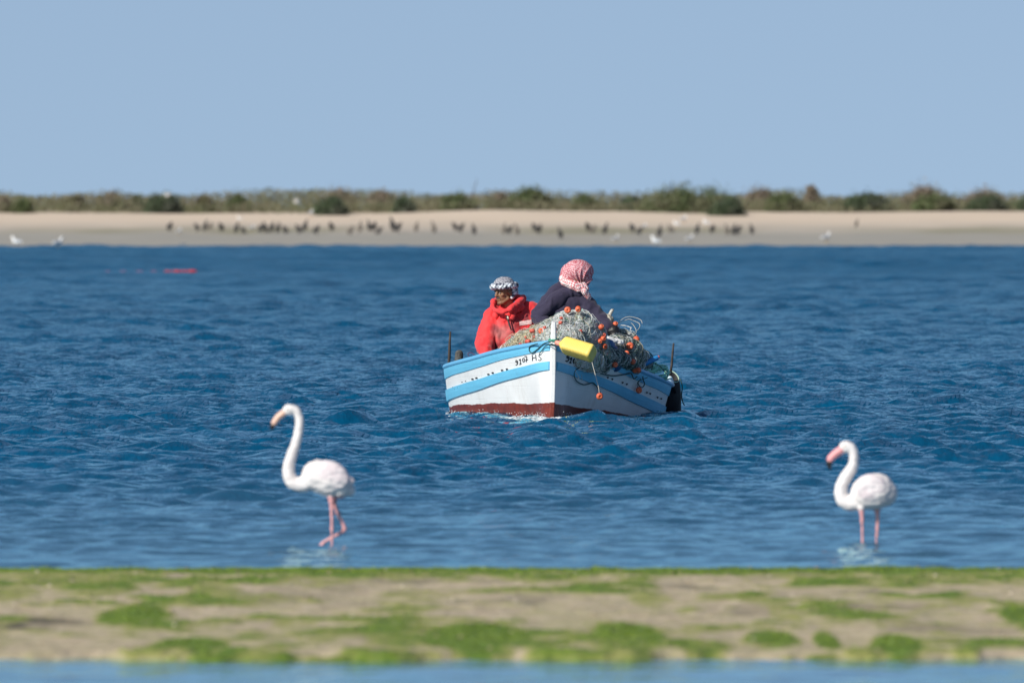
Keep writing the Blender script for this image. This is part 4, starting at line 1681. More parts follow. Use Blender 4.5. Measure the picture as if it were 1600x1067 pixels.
coil('rope_coil', B(1026, 578, 2.5), .10, .07, 6, .0075, M_RMINT, 'mint green rope coiled inside the right gunwale near the stern', .7, .02, 3, (.06, .2, -.05))
coil('rope_coil', B(1017, 575, 2.4), .07, .06, 4, .0065, M_RMINT, 'smaller mint green rope bundle beside the blue tube', .7, .02, 5)
coil('wire_loop', B(985, 506, 1.9), .115, .075, 2.3, .0028, M_RGREY, 'thin pale wire loops standing above the net on the right', 1.0, .006, 8, (-.04, .1, -.06))
coil('wire_loop', B(975, 516, 1.85), .07, .05, 2, .0025, M_RWHITE, 'small white wire loop right of the hand of the man in navy', 1.0, .01, 9)
rope('hanging_line', [B(1003, 545, 1.8), B(1012, 549, 1.9), B(1019, 556, 2.0), B(1020.5, 567, 2.1), B(1018, 578, 2.15)], .0055, M_RTEAL, 'dark line arching from the right net down to the gunwale')
rope('hanging_line', [B(996, 540, 1.75), B(1008, 547, 1.85), B(1014, 556, 1.9), B(1015, 566, 2.0)], .0045, M_RTEAL, 'second dark line arching inside the first on the right net')
rope('hanging_line', [B(1023, 568, 2.2), B(1031, 572, 2.3), B(1037, 579, 2.5), B(1042, 584, 2.7)], .005, M_RTEAL, 'dark line running aft from the blue tube along the gunwale')
# bundle of pale rope behind the navy arm
rb = empty('rope_bundle', B(945, 505, 3.0))
tag(rb, 'pale rope bundle with one twisted end sticking up behind the navy sleeve', 'rope bundle')
o_ = rb.location
me = blob_mesh('bundle', [('c', B(935, 501, 3.0) - o_, .05, B(948, 502, 3.0) - o_, .065), ('c', B(948, 497, 3.0) - o_, .03, B(952, 505, 3.0) - o_, .05)], .01, 2)
fold(me, .014, 26, (1, 1, .4), 4, True)
link('bundle', me, web_mat('bundle_web', (.40, .37, .29), (.55, .52, .44), (.25, .22, .16)), rb)
P = [B(950, 497, 3.0) - o_ + Vector((0, 0, 0)), B(953, 490, 3.0) - o_, B(957.5, 483, 3.0) - o_]
for k in range(3):
    g = Geo()
    Q = []
    for i in range(22):
        t = i / 21
        c = P[0].lerp(P[2], t)
        a = t * 14 + k * 2.1
        Q.append(c + Vector((math.cos(a) * .011, math.sin(a) * .011, 0)))
    g.tube(Q, [.010] * 18 + [.009, .008, .006, .003], 5)
    g.build('twisted_strand', [M_RGREY], rb)

# floats on lines hanging over the right side


def hanging(label, path, fl, r=.0038, m=M_RTEAL):
    org = path[0]
    root = empty('hanging_float', org)
    tag(root, label, 'net float', 'floats hanging over the right side of the hull')
    g = Geo()
    g.tube([p - org for p in catmull(path, 6)], r, 5)
    g.build('line', [m], root)
    for (px, py, off, me, rx, rz, s) in fl:
        o = link('float', me, None, root)
        o.location = (H_(px, py, off) if off is not None else B(px, py, .15)) - org
        o.rotation_euler = (math.radians(rx), .4, math.radians(rz))
        o.scale = (s, s, s)
    return root


hanging('orange float hanging lowest on a thin line over the white right side', [B(925, 566, .30), B(930, 585, .22), B(934.5, 602, .17), B(936.5, 614, .15)], [(937, 619, None, FME, 12, 25, 1.02)], .0034, M_RGREY)
hanging('dark orange float hanging under a loop on the right side aft', [H_(998, 584, .10), H_(992, 592, .05), H_(990, 598, .04), H_(991.5, 604, .04)], [(992, 607, .045, FME, 5, 30, 1.0)])
rope('hull_rope', [H_(906, 571, .05), H_(897, 577, .02), H_(894.5, 586, .018), H_(899, 595, .018), H_(909, 600, .018), H_(917, 599, .018), H_(924, 597, .018), H_(930, 603, .018), H_(935, 612, .02)], .0058, M_RTEAL,
     'dark rope looping across the right blue band towards the lowest float')
rope('hull_rope', [H_(932, 581, .05), H_(943, 584, .03), H_(957, 586, .022), H_(972, 584, .022), H_(982, 582, .03), H_(986, 590, .03), H_(990, 586, .04)], .0065, M_RTEAL,
     'dark rope hanging in a bow along the upper right side')
rope('hull_rope', [H_(996, 585, .06), H_(1001, 592, .03), H_(1003, 598, .03), H_(999.5, 603.5, .03), H_(994.5, 601, .03), H_(993, 595, .03), H_(996, 590, .04)], .006, M_RTEAL,
     'short dark rope loop beside the dark orange float aft')
rope('hull_rope', [H_(896, 577, .02), H_(898, 583, .017), H_(902, 588, .017), H_(900, 594, .017)], .0045, M_RWHITE, 'short white cord hanging over the right blue band')
rope('hull_rope', [H_(906, 585, .02), H_(907, 590, .017), H_(906.5, 595, .017)], .0035, M_RWHITE, 'shortest white cord end beside the dark rope loop')

# blue tube
a_, b__ = B(1001, 571.5, 1.75), B(1028.5, 558, 1.85)
bt = empty('blue_tube', a_)
tag(bt, 'blue plastic tube lying across the right gunwale with a dark red tip', 'tube')
d_ = (b__ - a_)
g = Geo()
g.tube([d_ * t for t in (0, .02, .5, .93, .97, 1.0)], [.020, .025, .0255, .025, .021, .012], 12)
g.build('tube', [mat('blue_plastic', (0.03, 0.24, 0.55), .38, .1, 12)], bt)
g = Geo()
g.tube([d_ * .985, d_ * 1.03, d_ * 1.06], [.014, .016, .010], 10)
g.build('tip', [M_RUST], bt)

# blue tarpaulin under the net
me = blob_mesh('blue_tarpaulin', [('c', Vector((0, 0, 0)), .07, B(972, 562, 1.2) - B(948, 540, 1.05), .06), ('c', Vector((0, 0, -.08)), .08, B(960, 570, 1.1) - B(948, 540, 1.05), .06)], .014, 3)
fold(me, .02, 7, (1, 1, 1.5), 8, True)
o = link('blue_tarpaulin', me, mat('blue_tarp', (0.035, 0.11, 0.26), .45, .2, 6), None, B(948, 540, 1.05))
tag(o, 'crumpled dark blue tarpaulin under the net right of the bow', 'tarpaulin')
me = blob_mesh('white_sack', [('c', Vector((-.06, 0, 0)), .025, Vector((.10, .05, -.035)), .022)], .008, 2)
fold(me, .008, 22, (1, 1, 1), 4, True)
tag(link('white_sack', me, mat('white_sack_cloth', (.72, .72, .70), .8), None, B(955, 529, 1.15)), 'folded edge of a white sack just below the dark glove of the man in navy', 'sack')

# black tub at the stern quarter
tb = empty('black_tub', at(1051, 620, 170.3))
tag(tb, 'tall black plastic tub hanging outside the stern on the right, open at the top', 'tub')
to = tb.location
M_BLK = mat('black_rubber', (0.012, 0.012, 0.014), .6, .4, 10, .004, 20)
c0, c1, c2 = at(1050.5, 588, 170.3) - to, at(1051, 620, 170.35) - to, at(1051, 662, 170.4) - to
g = Geo()
ringdef = [(c2, .075), (c2.lerp(c1, .4), .085), (c1, .087), (c1.lerp(c0, .6), .079), (c0 + Vector((0, 0, -.012)), .069), (c0, .065)]
V, Fc = [], []
NSG = 20
tiltx = math.radians(48)
for i, (c, r) in enumerate(ringdef):
    f = i / (len(ringdef) - 1)
    for k in range(NSG):
        t = 2 * PI * k / NSG
        sk = f ** 3
        V.append(c + Vector((r * math.cos(t), r * math.sin(t) * 1.0, r * math.sin(t) * math.sin(tiltx) * sk - r * math.cos(t) * .45 * sk + .012 * math.sin(t * 3 + i) * (1 - sk))))
for i in range(len(ringdef) - 1):
    for k in range(NSG):
        k2 = (k + 1) % NSG
        Fc.append((i * NSG + k, i * NSG + k2, (i + 1) * NSG + k2, (i + 1) * NSG + k))
Fc.append(tuple(range(NSG)))
# inner wall
b0 = len(V)
for f, zz in ((.9, 0), (.86, -.12)):
    for k in range(NSG):
        v = V[(len(ringdef) - 1) * NSG + k]
        V.append(c0 + (v - c0) * f + Vector((0, 0, zz)))
last = (len(ringdef) - 1) * NSG
for k in range(NSG):
    k2 = (k + 1) % NSG
    Fc.append((last + k, last + k2, b0 + k2, b0 + k))
    Fc.append((b0 + k, b0 + k2, b0 + NSG + k2, b0 + NSG + k))
Fc.append(tuple(b0 + NSG + k for k in range(NSG)))
g.add(V, Fc)
ob = g.build('tub_wall', [M_BLK], tb)
rim = [V[last + k] for k in range(NSG)] + [V[last]]
g = Geo()
g.tube(rim, .0075, 6)
g.build('rim', [mat('pale_green_rim', (0.35, 0.48, 0.38), .6, .2, 20)], tb)
rope('tub_rope', [at(1063, 592, 170.3), at(1066, 604, 170.3), at(1065, 618, 170.3), at(1067.5, 630, 170.3), at(1070, 633, 170.3)], .006, M_RTEAL, 'thin dark rope hanging down the outer side of the black tub')
rope('tub_rope', [at(1042, 577, 170.2), at(1039, 582, 170.2), at(1042, 590, 170.2), at(1047, 594, 170.2)], .007, M_RMINT, 'pale green rope holding the black tub to the gunwale')
o = blob('stern_bag', [('c', Vector((0, 0, 0)), .03, Vector((.03, .02, -.06)), .02)], mat('pale_blue_bag', (.55, .68, .75), .6), None, .008, 2, (.005, 25, (1, 1, 1), 3, True))
o.location = at(1046, 592, 170.0)
tag(o, 'crumpled pale bag squeezed between gunwale and black tub', 'bag')
rope('thin_wire', [at(735, 559, 169.2), at(731, 553, 169.2), at(736, 551, 169.2), at(742, 555, 169.1), at(745, 559, 169)], .004, mat('purple_wire', (.10, .04, .10), .5), 'thin purple wire curling up beside the red sleeve', 'wire')
# ------------------------------------------------------------------ people
M_SKIN = mat('weathered_skin', (0.24, 0.115, 0.06), .55, .15, 22, .0015, 160)
M_HAIR = mat('dark_grey_hair', (0.035, 0.032, 0.035), .8, .4, 90)
M_TROU = mat('dark_trousers', (0.03, 0.035, 0.05), .85, .2, 12, .002, 90)
M_BOOT = mat('rubber_boots', (0.02, 0.025, 0.02), .5)


def head_prims(c, R, s=1.0):
    """head with brow, nose, cheeks, lips, chin and ears; faces local -Y, R turns it"""
    def t(x, y, z):
        return c + R @ Vector((x * s, y * s, z * s))
    return [('e', t(0, .010, .035), (.076 * s, .093 * s, .088 * s), R), ('e', t(0, -.020, -.030), (.060 * s, .070 * s, .078 * s), R),
            ('c', t(0, -.088, .022), .009 * s, t(0, -.108, -.012), .0135 * s), ('c', t(-.013, -.092, -.016), .010 * s, t(.013, -.092, -.016), .010 * s),
            ('c', t(-.045, -.070, .032), .012 * s, t(-.012, -.084, .030), .011 * s), ('c', t(.045, -.070, .032), .012 * s, t(.012, -.084, .030), .011 * s),
            ('e', t(-.042, -.062, -.010), (.022 * s, .020 * s, .016 * s), R), ('e', t(.042, -.062, -.010), (.022 * s, .020 * s, .016 * s), R),
            ('c', t(-.020, -.082, -.043), .008 * s, t(.020, -.082, -.043), .008 * s), ('c', t(-.016, -.081, -.056), .009 * s, t(.016, -.081, -.056), .009 * s),
            ('c', t(-.012, -.070, -.086), .020 * s, t(.012, -.070, -.086), .020 * s),
            ('c', t(-.055, -.01, -.055), .022 * s, t(-.018, -.062, -.088), .018 * s), ('c', t(.055, -.01, -.055), .022 * s, t(.018, -.062, -.088), .018 * s),
            ('e', t(-.080, .012, -.005), (.010 * s, .018 * s, .030 * s), R), ('e', t(.080, .012, -.005), (.010 * s, .018 * s, .030 * s), R)]


def hand_prims(w, d, up, s=1.0, curl=.7):
    """hand at wrist w pointing along d, palm normal up; five separate fingers"""
    d = d.normalized()
    up = (up - d * up.dot(d)).normalized()
    sd = d.cross(up).normalized()
    pr = [('c', w, .026 * s, w + d * .03 * s, .026 * s)]
    for k in range(4):
        o = (k - 1.5) * .021 * s
        b = w + d * .085 * s + sd * o
        pr.append(('c', w + d * .02 * s + sd * o * .8, .014 * s, b, .0115 * s))
        L = (.040, .046, .043, .033)[k] * s
        p1 = b + (d * math.cos(curl * .5) - up * math.sin(curl * .5)) * L
        p2 = p1 + (d * math.cos(curl * 1.3) - up * math.sin(curl * 1.3)) * L * .7
        p3 = p2 + (d * math.cos(curl * 2) - up * math.sin(curl * 2)) * L * .5
        pr += [('c', b, .0105 * s, p1, .0095 * s), ('c', p1, .0095 * s, p2, .009 * s), ('c', p2, .009 * s, p3, .0075 * s)]
    t0 = w + d * .025 * s - sd * .028 * s
    t1 = t0 + (d * .7 - sd * .6 - up * .3).normalized() * .038 * s
    t2 = t1 + (d * .95 - sd * .1 - up * .4).normalized() * .030 * s
    pr += [('c', t0, .014 * s, t1, .011 * s), ('c', t1, .011 * s, t2, .009 * s)]
    return pr


def rel(prims, o):
    out = []
    for p in prims:
        if p[0] == 'c':
            out.append(('c', p[1] - o, p[2], p[3] - o, p[4]))
        else:
            out.append(('e', p[1] - o) + tuple(p[2:]))
    return out


def PX(px, py, D):
    return at(px, py, D)


# ---- man in red
D1p = DB + 2.25
o1 = PX(800, 600, D1p)
o1.z = (BM @ Vector((0, 2.4, .30))).z
man1 = empty('person', o1)
tag(man1, 'man in a stained red hooded jacket and grey checked turban, looking left', 'person')
h1 = PX(787.5, 458, D1p - .02)
R1 = Matrix.Rotation(math.radians(-47), 3, 'Z') @ Matrix.Rotation(math.radians(8), 3, 'X') @ Matrix.Rotation(math.radians(-3), 3, 'Y')
neck1 = PX(797, 484, D1p + .03)
hip1 = PX(803, 585, D1p + .10)
hipL, hipR = hip1 + Vector((-.11, 0, 0)), hip1 + Vector((.11, 0, 0))
seat_z = hip1.z
kneeL, kneeR = hipL + Vector((-.08, -.42, .10)), hipR + Vector((.10, -.40, .12))
footL, footR = kneeL + Vector((-.02, -.05, -.42)), kneeR + Vector((.02, -.05, -.42))
floor_z = (BM @ Vector((0, 2.0, .06))).z
footL.z = floor_z + .03
footR.z = floor_z + .03
shL, shR = PX(770, 494, D1p + .02), PX(834, 488, D1p + .12)
elL, elR = PX(758, 532, D1p - .08), PX(852, 530, D1p + .02)
wrL, wrR = PX(759, 556, D1p - .28), PX(838, 545, D1p - .25)
body = head_prims(h1, R1, 1.02)
body += [('c', h1 + R1 @ Vector((0, .02, -.05)), .055, neck1, .058), ('c', neck1, .06, PX(799, 505, D1p + .06), .10),
         ('c', PX(785, 510, D1p + .04), .11, PX(815, 508, D1p + .08), .11), ('c', PX(799, 520, D1p + .05), .14, hip1, .14),
         ('c', shL, .06, elL, .045), ('c', elL, .042, wrL, .027), ('c', shR, .06, elR, .045), ('c', elR, .042, wrR, .027),
         ('c', hipL, .095, kneeL, .06), ('c', kneeL, .058, footL, .04), ('c', hipR, .095, kneeR, .06), ('c', kneeR, .058, footR, .04),
         ('c', footL, .04, footL + Vector((0, -.16, 0)), .032), ('c', footR, .04, footR + Vector((0, -.16, 0)), .032)]
body += hand_prims(wrL, Vector((.15, -.6, -.55)), Vector((0, -.4, .8)), 1.0, .8) + hand_prims(wrR, Vector((-.5, -.6, -.2)), Vector((0, -.2, 1)), 1.0, .9)
blob('body', rel(body, o1), M_SKIN, man1, .0055, 3)
# face details
T = lambda x, y, z: h1 + R1 @ Vector((x * 1.02, y * 1.02, z * 1.02)) - o1
blob('moustache', [('c', T(-.024, -.091, -.034), .004, T(0, -.100, -.031), .006), ('c', T(0, -.100, -.031), .006, T(.024, -.091, -.034), .0055)], mat('greying_moustache', (.10, .09, .09), .8, .3, 90), man1, .003, 1)
blob('beard_stubble', [('e', T(0, -.040, -.080), (.047, .044, .026), R1)], mat('grey_stubble', (.17, .10, .065), .8, .3, 90), man1, .005, 2)
for s in (-1, 1):
    e = blob('eye', [('e', T(.030 * s, -.083, .012), (.011, .007, .005), R1)], mat('eye_white', (.45, .42, .38), .3), man1, .0025, 0)
    blob('iris', [('e', T(.030 * s - .001, -.0890, .012), (.005, .003, .005), R1)], M_HAIR, e, .0016, 0)
    blob('eyebrow', [('c', T(.046 * s, -.082, .030), .004, T(.016 * s, -.096, .031), .0055)], M_HAIR, man1, .003, 1)
# jacket
M_RED = mat('red_jacket_cloth', (0.70, 0.022, 0.026), .75, color2=(0.80, 0.040, 0.042), scale=5, bump=.004, bscale=22, sheen=.2)
nt, b_, cr = nodes_of(M_RED)
tc = nt.nodes.new('ShaderNodeTexCoord')
sp_ = nt.nodes.new('ShaderNodeSeparateXYZ')
nt.links.new(tc.outputs['Object'], sp_.inputs[0])


def stain(cx, cz, r, soft):  # soft round patch: cloth dirt, and once the painted crease shade
    dx_ = mth(nt, 'SUBTRACT', sp_.outputs[0], cx)
    dz_ = mth(nt, 'SUBTRACT', sp_.outputs[2], cz)
    d = mth(nt, 'SQRT', mth(nt, 'ADD', mth(nt, 'MULTIPLY', dx_, dx_), mth(nt, 'MULTIPLY', dz_, dz_)))
    d = mth(nt, 'ADD', d, mth(nt, 'MULTIPLY', mth(nt, 'SUBTRACT', noise_node(nt, tc.outputs['Object'], 16, 5), .5), r * 1.6))
    return ramp(nt, d, r + soft, r - soft)


def lo(px, py):
    v = PX(px, py, D1p) - o1
    return v.x, v.z


col_ = cr.outputs['Color']
for (px, py, r, s, c, a) in ((782, 521, .075, .05, (.50, .16, .15), .95), (773, 513, .03, .03, (.12, .02, .03), .8), (803, 506, .05, .04, (.18, .03, .035), .8), (822, 497, .04, .035, (.14, .03, .04), .8), (800, 515, .04, .03, (.35, .12, .12), .6), (774, 541, .045, .03, (.10, .012, .02), .8)):  # cloth dirt, plus the sleeve crease's shade painted as the last dark spot
    x_, z_ = lo(px, py)
    col_ = mixc(nt, mth(nt, 'MULTIPLY', stain(x_, z_, r, s), a), col_, c)
nt.links.new(col_, b_.inputs['Base Color'])
jk = [('c', PX(793, 500, D1p + .05), .125, PX(806, 499, D1p + .08), .125), ('c', PX(790, 505, D1p + .04), .145, PX(812, 503, D1p + .08), .145), ('c', PX(798, 520, D1p + .04), .185, PX(802, 575, D1p + .08), .20),
      ('c', PX(782, 515, D1p + .02), .14, PX(788, 565, D1p + .02), .15), ('c', PX(819, 512, D1p + .06), .14, PX(820, 560, D1p + .06), .16),
      ('c', shL + Vector((.01, 0, -.015)), .095, elL + Vector((0, 0, -.02)), .083), ('c', elL + Vector((0, 0, -.02)), .083, wrL + Vector((0, .02, .02)), .058),
      ('c', shR + Vector((-.01, 0, -.015)), .098, elR, .085), ('c', elR, .083, wrR + Vector((.02, .02, 0)), .058),
      ('c', PX(779, 491, D1p + .02), .085, PX(790, 489, D1p + .06), .075), ('c', PX(812, 488, D1p + .10), .09, PX(828, 487, D1p + .10), .085)]
me = blob_mesh('jacket', rel(jk, o1), .011, 5)
fold(me, .022, 7.5, (1, 1, .6), 41, True)
fold(me, .005, 22, (1, 1, .6), 44, True)
jack1 = me
link('jacket', me, M_RED, man1)
# collar and folded hood round the neck
hd = []
ring = [(769.5, 480, -.08), (771, 471, -.02), (774, 485, -.15), (786, 488, -.18), (797, 483, -.17), (807, 475, -.10), (815, 469, 0), (818, 465, .10), (806, 466, .16), (790, 470, .13), (776, 470, .06)]
ringp = [PX(x, y, D1p + d) for x, y, d in ring]
order = [0, 2, 3, 4, 5, 6, 7, 8, 9, 10, 1]
rp = [ringp[i] for i in order] + [ringp[0]]
for i in range(len(rp) - 1):
    a, b = rp[i], rp[i + 1]
    r_ = .018 if i in (0, 1, 2, 10) else .025
    hd.append(('c', a, r_, b, r_ if i < 4 or i > 8 else .030))
hd += [('c', PX(811, 478, D1p + .0), .04, PX(818, 486, D1p + .04), .045), ('c', PX(800, 486, D1p - .12), .03, PX(812, 480, D1p - .04), .04), ('c', PX(816, 473, D1p + .10), .030, PX(822, 482, D1p + .10), .04), ('c', PX(772, 482, D1p - .03), .028, PX(774, 494, D1p - .04), .045),
       ('c', PX(804, 485, D1p - .12), .02, PX(800, 496, D1p - .13), .03)]
me = blob_mesh('hood', rel(hd, o1), .009, 3)
fold(me, .010, 14, (1, 1, .6), 51, True)
link('hood', me, M_RED, man1)
g = Geo()
zp = [PX(x, y, D1p + d) - o1 for x, y, d in ((791, 493, -.17), (793, 499, -.17), (796, 507, -.185), (799, 516, -.19))]
g.tube(zp, [.006, .008, .010, .006], 6)
g.build('zip', [mat('dark_zip', (.05, .035, .035), .5)], man1)
blob('zip_pull', rel([('c', PX(793.5, 495, D1p - .185), .008, PX(794.2, 498, D1p - .19), .006)], o1), mat('pale_tag', (.75, .65, .5), .5), man1, .003, 1)
jb_ = BVHTree.FromPolygons([Vector(v) + o1 for v in get_co(jack1)], [tuple(p.vertices) for p in jack1.polygons])
V, Fc = [], []
for j in range(4):
    for i in range(8):
        px = 811 + 19 * i / 7
        py = 502.5 + 6.5 * j / 3 - 2.6 * i / 7
        d = (PX(px, py, 100) - Vector((0, 0, H))).normalized()
        l_, n_, _, _ = jb_.ray_cast(Vector((0, 0, H)), d)
        if l_ is None:
            l_, n_ = PX(px, py, D1p - .1), Vector((0, -1, 0))
        V.append(l_ - o1 + n_ * .005)
Fc = [(j * 8 + i, j * 8 + i + 1, j * 8 + i + 9, j * 8 + i + 8) for j in range(3) for i in range(7)]
g = Geo()
g.add(V, Fc)
g.build('chest_patch', [mat('faded_white_patch', (.78, .55, .52), .7, .2, 60)], man1)
blob('trousers', rel([('c', hipL, .12, kneeL, .085), ('c', kneeL, .08, kneeL.lerp(footL, .7), .07), ('c', hipR, .12, kneeR, .085), ('c', kneeR, .08, kneeR.lerp(footR, .7), .07), ('c', hipL, .13, hipR, .13)], o1), M_TROU, man1, .015, 3, (.010, 9, (1, 1, 1), 3, True))
for f in (footL, footR):
    blob('boot', rel([('c', f + Vector((0, 0, .12)), .055, f, .05), ('c', f, .05, f + Vector((0, -.18, 0)), .042)], o1), M_BOOT, man1, .01, 2)


# turban
def check_mat(name, c1, c2, scale, blend=.5, tilt=.3):
    m = mat(name, c1, .85, .05, 10, .002, 120)
    nt, b, cr = nodes_of(m)
    tc = nt.nodes.new('ShaderNodeTexCoord')
    mp = nt.nodes.new('ShaderNodeMapping')
    mp.inputs['Rotation'].default_value = (.5, .4, tilt)
    nt.links.new(tc.outputs['Object'], mp.inputs[0])
    # warp a little so the weave follows the folds
    nz = nt.nodes.new('ShaderNodeTexNoise')
    nz.inputs['Scale'].default_value = 7
    nt.links.new(tc.outputs['Object'], nz.inputs[0])
    ad = nt.nodes.new('ShaderNodeVectorMath')
    ad.operation = 'MULTIPLY_ADD'
    nt.links.new(nz.outputs['Color'], ad.inputs[0])
    ad.inputs[1].default_value = (.05, .05, .05)
    nt.links.new(mp.outputs[0], ad.inputs[2])
    ck = nt.nodes.new('ShaderNodeTexChecker')
    ck.inputs['Scale'].default_value = scale
    nt.links.new(ad.outputs[0], ck.inputs['Vector'])
    wv = nt.nodes.new('ShaderNodeTexNoise')
    wv.inputs['Scale'].default_value = 9
    nt.links.new(tc.outputs['Object'], wv.inputs[0])
    k = mth(nt, 'MULTIPLY', ck.outputs['Fac'], ramp(nt, wv.outputs['Fac'], .10, .40))
    nt.links.new(mixc(nt, k, c1, c2), b.inputs['Base Color'])
    return m


M_GCHK = check_mat('grey_checked_cloth', (.50, .50, .53), (.09, .09, .12), 95)
M_GBAND = mat('black_white_twisted_cloth', (.05, .055, .09), .85, color2=(.72, .76, .80), scale=26, thresh=(.44, .54), bump=.006, bscale=40)
C = lambda x, y, z: h1 + R1 @ Vector((x, y, z))
R1t = R1 @ Matrix.Rotation(math.radians(-6), 3, 'X')
tu = [('e', C(0, .016, .085), (.094, .112, .075), R1t), ('e', C(0, .016, .075), (.098, .116, .07), R1t)]
me = blob_mesh('turban_crown', rel(tu, o1), .007, 3)
fold(me, .004, 20, (1, 1, 1), 61, True)
link('turban_crown', me, M_GCHK, man1)
for k in range(3):
    P = []
    for i in range(61):
        t = 2 * PI * i / 60
        a = t * 7 + k * 2 * PI / 3
        rx, ry = .104, .122
        p = Vector((math.cos(t) * (rx + .013 * math.cos(a)), math.sin(t) * (ry + .013 * math.cos(a)) + .016, .062 + .018 * math.sin(t) * -1 + .014 * math.sin(a) + (.010 if t < PI else 0)))
        P.append(h1 + R1 @ p - o1)
    g = Geo()
    g.tube(P, .021, 7, cap=False)
    o = g.build('turban_roll', [M_GBAND], man1)
me = blob_mesh('turban_tail', rel([('c', C(.060, .085, .06), .034, C(.075, .070, -.01), .026), ('c', C(.075, .070, -.01), .024, C(.072, .035, -.05), .014), ('c', C(.02, .12, .05), .035, C(.05, .105, -.01), .028), ('c', C(-.05, .11, .04), .03, C(-.01, .12, -.01), .028)], o1), .006, 2)
fold(me, .008, 22, (1, 1, .5), 66, True)
link('turban_tail', me, M_GBAND, man1)

# ---- man in navy, seen from behind, leaning right
D2p = DB + 1.75
o2 = PX(880, 585, D2p)
o2.z = (BM @ Vector((0, 1.9, .30))).z
man2 = empty('person', o2)
tag(man2, 'person in a navy jacket and red checked headscarf seen from behind, leaning over the net', 'person')
h2 = PX(903, 430, D2p - .02)
R2 = Matrix.Rotation(math.radians(128), 3, 'Z') @ Matrix.Rotation(math.radians(22), 3, 'X')
neck2 = PX(893, 452, D2p)
hip2 = PX(868, 556, D2p + .12)
shl, shr = PX(862, 474, D2p + .04), PX(908, 474, D2p - .02)
ell, elr = PX(841, 494, D2p - .06), PX(932, 496, D2p - .10)
wrl, wrr = PX(853, 517, D2p - .22), PX(955, 516, D2p - .25)
kl, kr = hip2 + Vector((.0, .40, .06)), hip2 + Vector((.25, .34, .06))
fl_, fr_ = Vector((kl.x, kl.y + .06, floor_z + .03)), Vector((kr.x + .03, kr.y + .08, floor_z + .03))
body = head_prims(h2, R2, 1.04)
body += [('c', h2 + R2 @ Vector((0, .02, -.05)), .056, neck2, .06), ('c', neck2, .062, PX(886, 478, D2p), .10), ('c', PX(870, 480, D2p + .04), .10, PX(900, 480, D2p), .10),
         ('c', PX(885, 490, D2p), .14, hip2, .15), ('c', shl, .06, ell, .045), ('c', ell, .042, wrl, .028), ('c', shr, .05, elr, .036), ('c', elr, .034, wrr, .026),
         ('c', hip2 + Vector((-.1, 0, 0)), .10, kl, .065), ('c', kl, .06, fl_, .04), ('c', hip2 + Vector((.1, 0, 0)), .10, kr, .065), ('c', kr, .06, fr_, .04),
         ('c', fl_, .04, fl_ + Vector((.05, .15, 0)), .032), ('c', fr_, .04, fr_ + Vector((.08, .14, 0)), .032)]
body += hand_prims(wrr, Vector((.55, -.35, -.65)), Vector((.5, -.4, .7)), 1.02, .9) + hand_prims(wrl, Vector((.5, -.5, -.5)), Vector((0, -.5, .8)), 1.0, .9)
blob('body', rel(body, o2), M_SKIN, man2, .0055, 3)
M_NAVY = mat('navy_jacket_cloth', (0.018, 0.014, 0.038), .85, color2=(0.028, 0.022, 0.054), scale=5, bump=.004, bscale=22, sheen=.15)
M_GLOVE = mat('black_glove_rubber', (0.010, 0.010, 0.012), .5, .4, 30, .002, 60)
jk = [('c', PX(889, 460, D2p + .01), .095, PX(884, 470, D2p + .02), .13), ('c', PX(874, 478, D2p + .03), .15, PX(898, 478, D2p), .145),
      ('c', PX(882, 495, D2p + .02), .185, PX(872, 545, D2p + .10), .20), ('c', PX(896, 495, D2p), .15, PX(890, 545, D2p + .06), .17), ('c', PX(868, 490, D2p + .04), .14, PX(858, 530, D2p + .08), .14),
      ('c', shl, .10, ell + Vector((.02, 0, 0)), .085), ('c', ell + Vector((.02, 0, 0)), .082, wrl, .06), ('c', shr, .105, elr, .084), ('c', elr, .080, wrr + Vector((-.04, .02, .03)), .060)]
me = blob_mesh('jacket', rel(jk, o2), .011, 5)
fold(me, .020, 7.5, (.8, 1, .8), 71, True)
fold(me, .004, 22, (1, 1, .8), 74, True)
link('jacket', me, M_NAVY, man2)
# big hood hanging over the left shoulder
hb = [('c', PX(880, 447, D2p + .0), .055, PX(866, 462, D2p - .02), .085), ('c', PX(866, 462, D2p - .02), .085, PX(847, 484, D2p - .06), .075), ('c', PX(892, 456, D2p - .06), .065, PX(868, 470, D2p - .12), .075),
      ('c', PX(868, 470, D2p - .12), .075, PX(848, 489, D2p - .13), .055), ('c', PX(906, 459, D2p - .08), .045, PX(892, 456, D2p - .06), .06), ('c', PX(845, 486, D2p - .10), .06, PX(850, 495, D2p - .10), .035),
      ('c', PX(852, 480, D2p + .02), .08, PX(846, 492, D2p - .02), .055)]
me = blob_mesh('hood', rel(hb, o2), .010, 3)
fold(me, .014, 8, (1, 1, .7), 81, True)
link('hood', me, M_NAVY, man2)
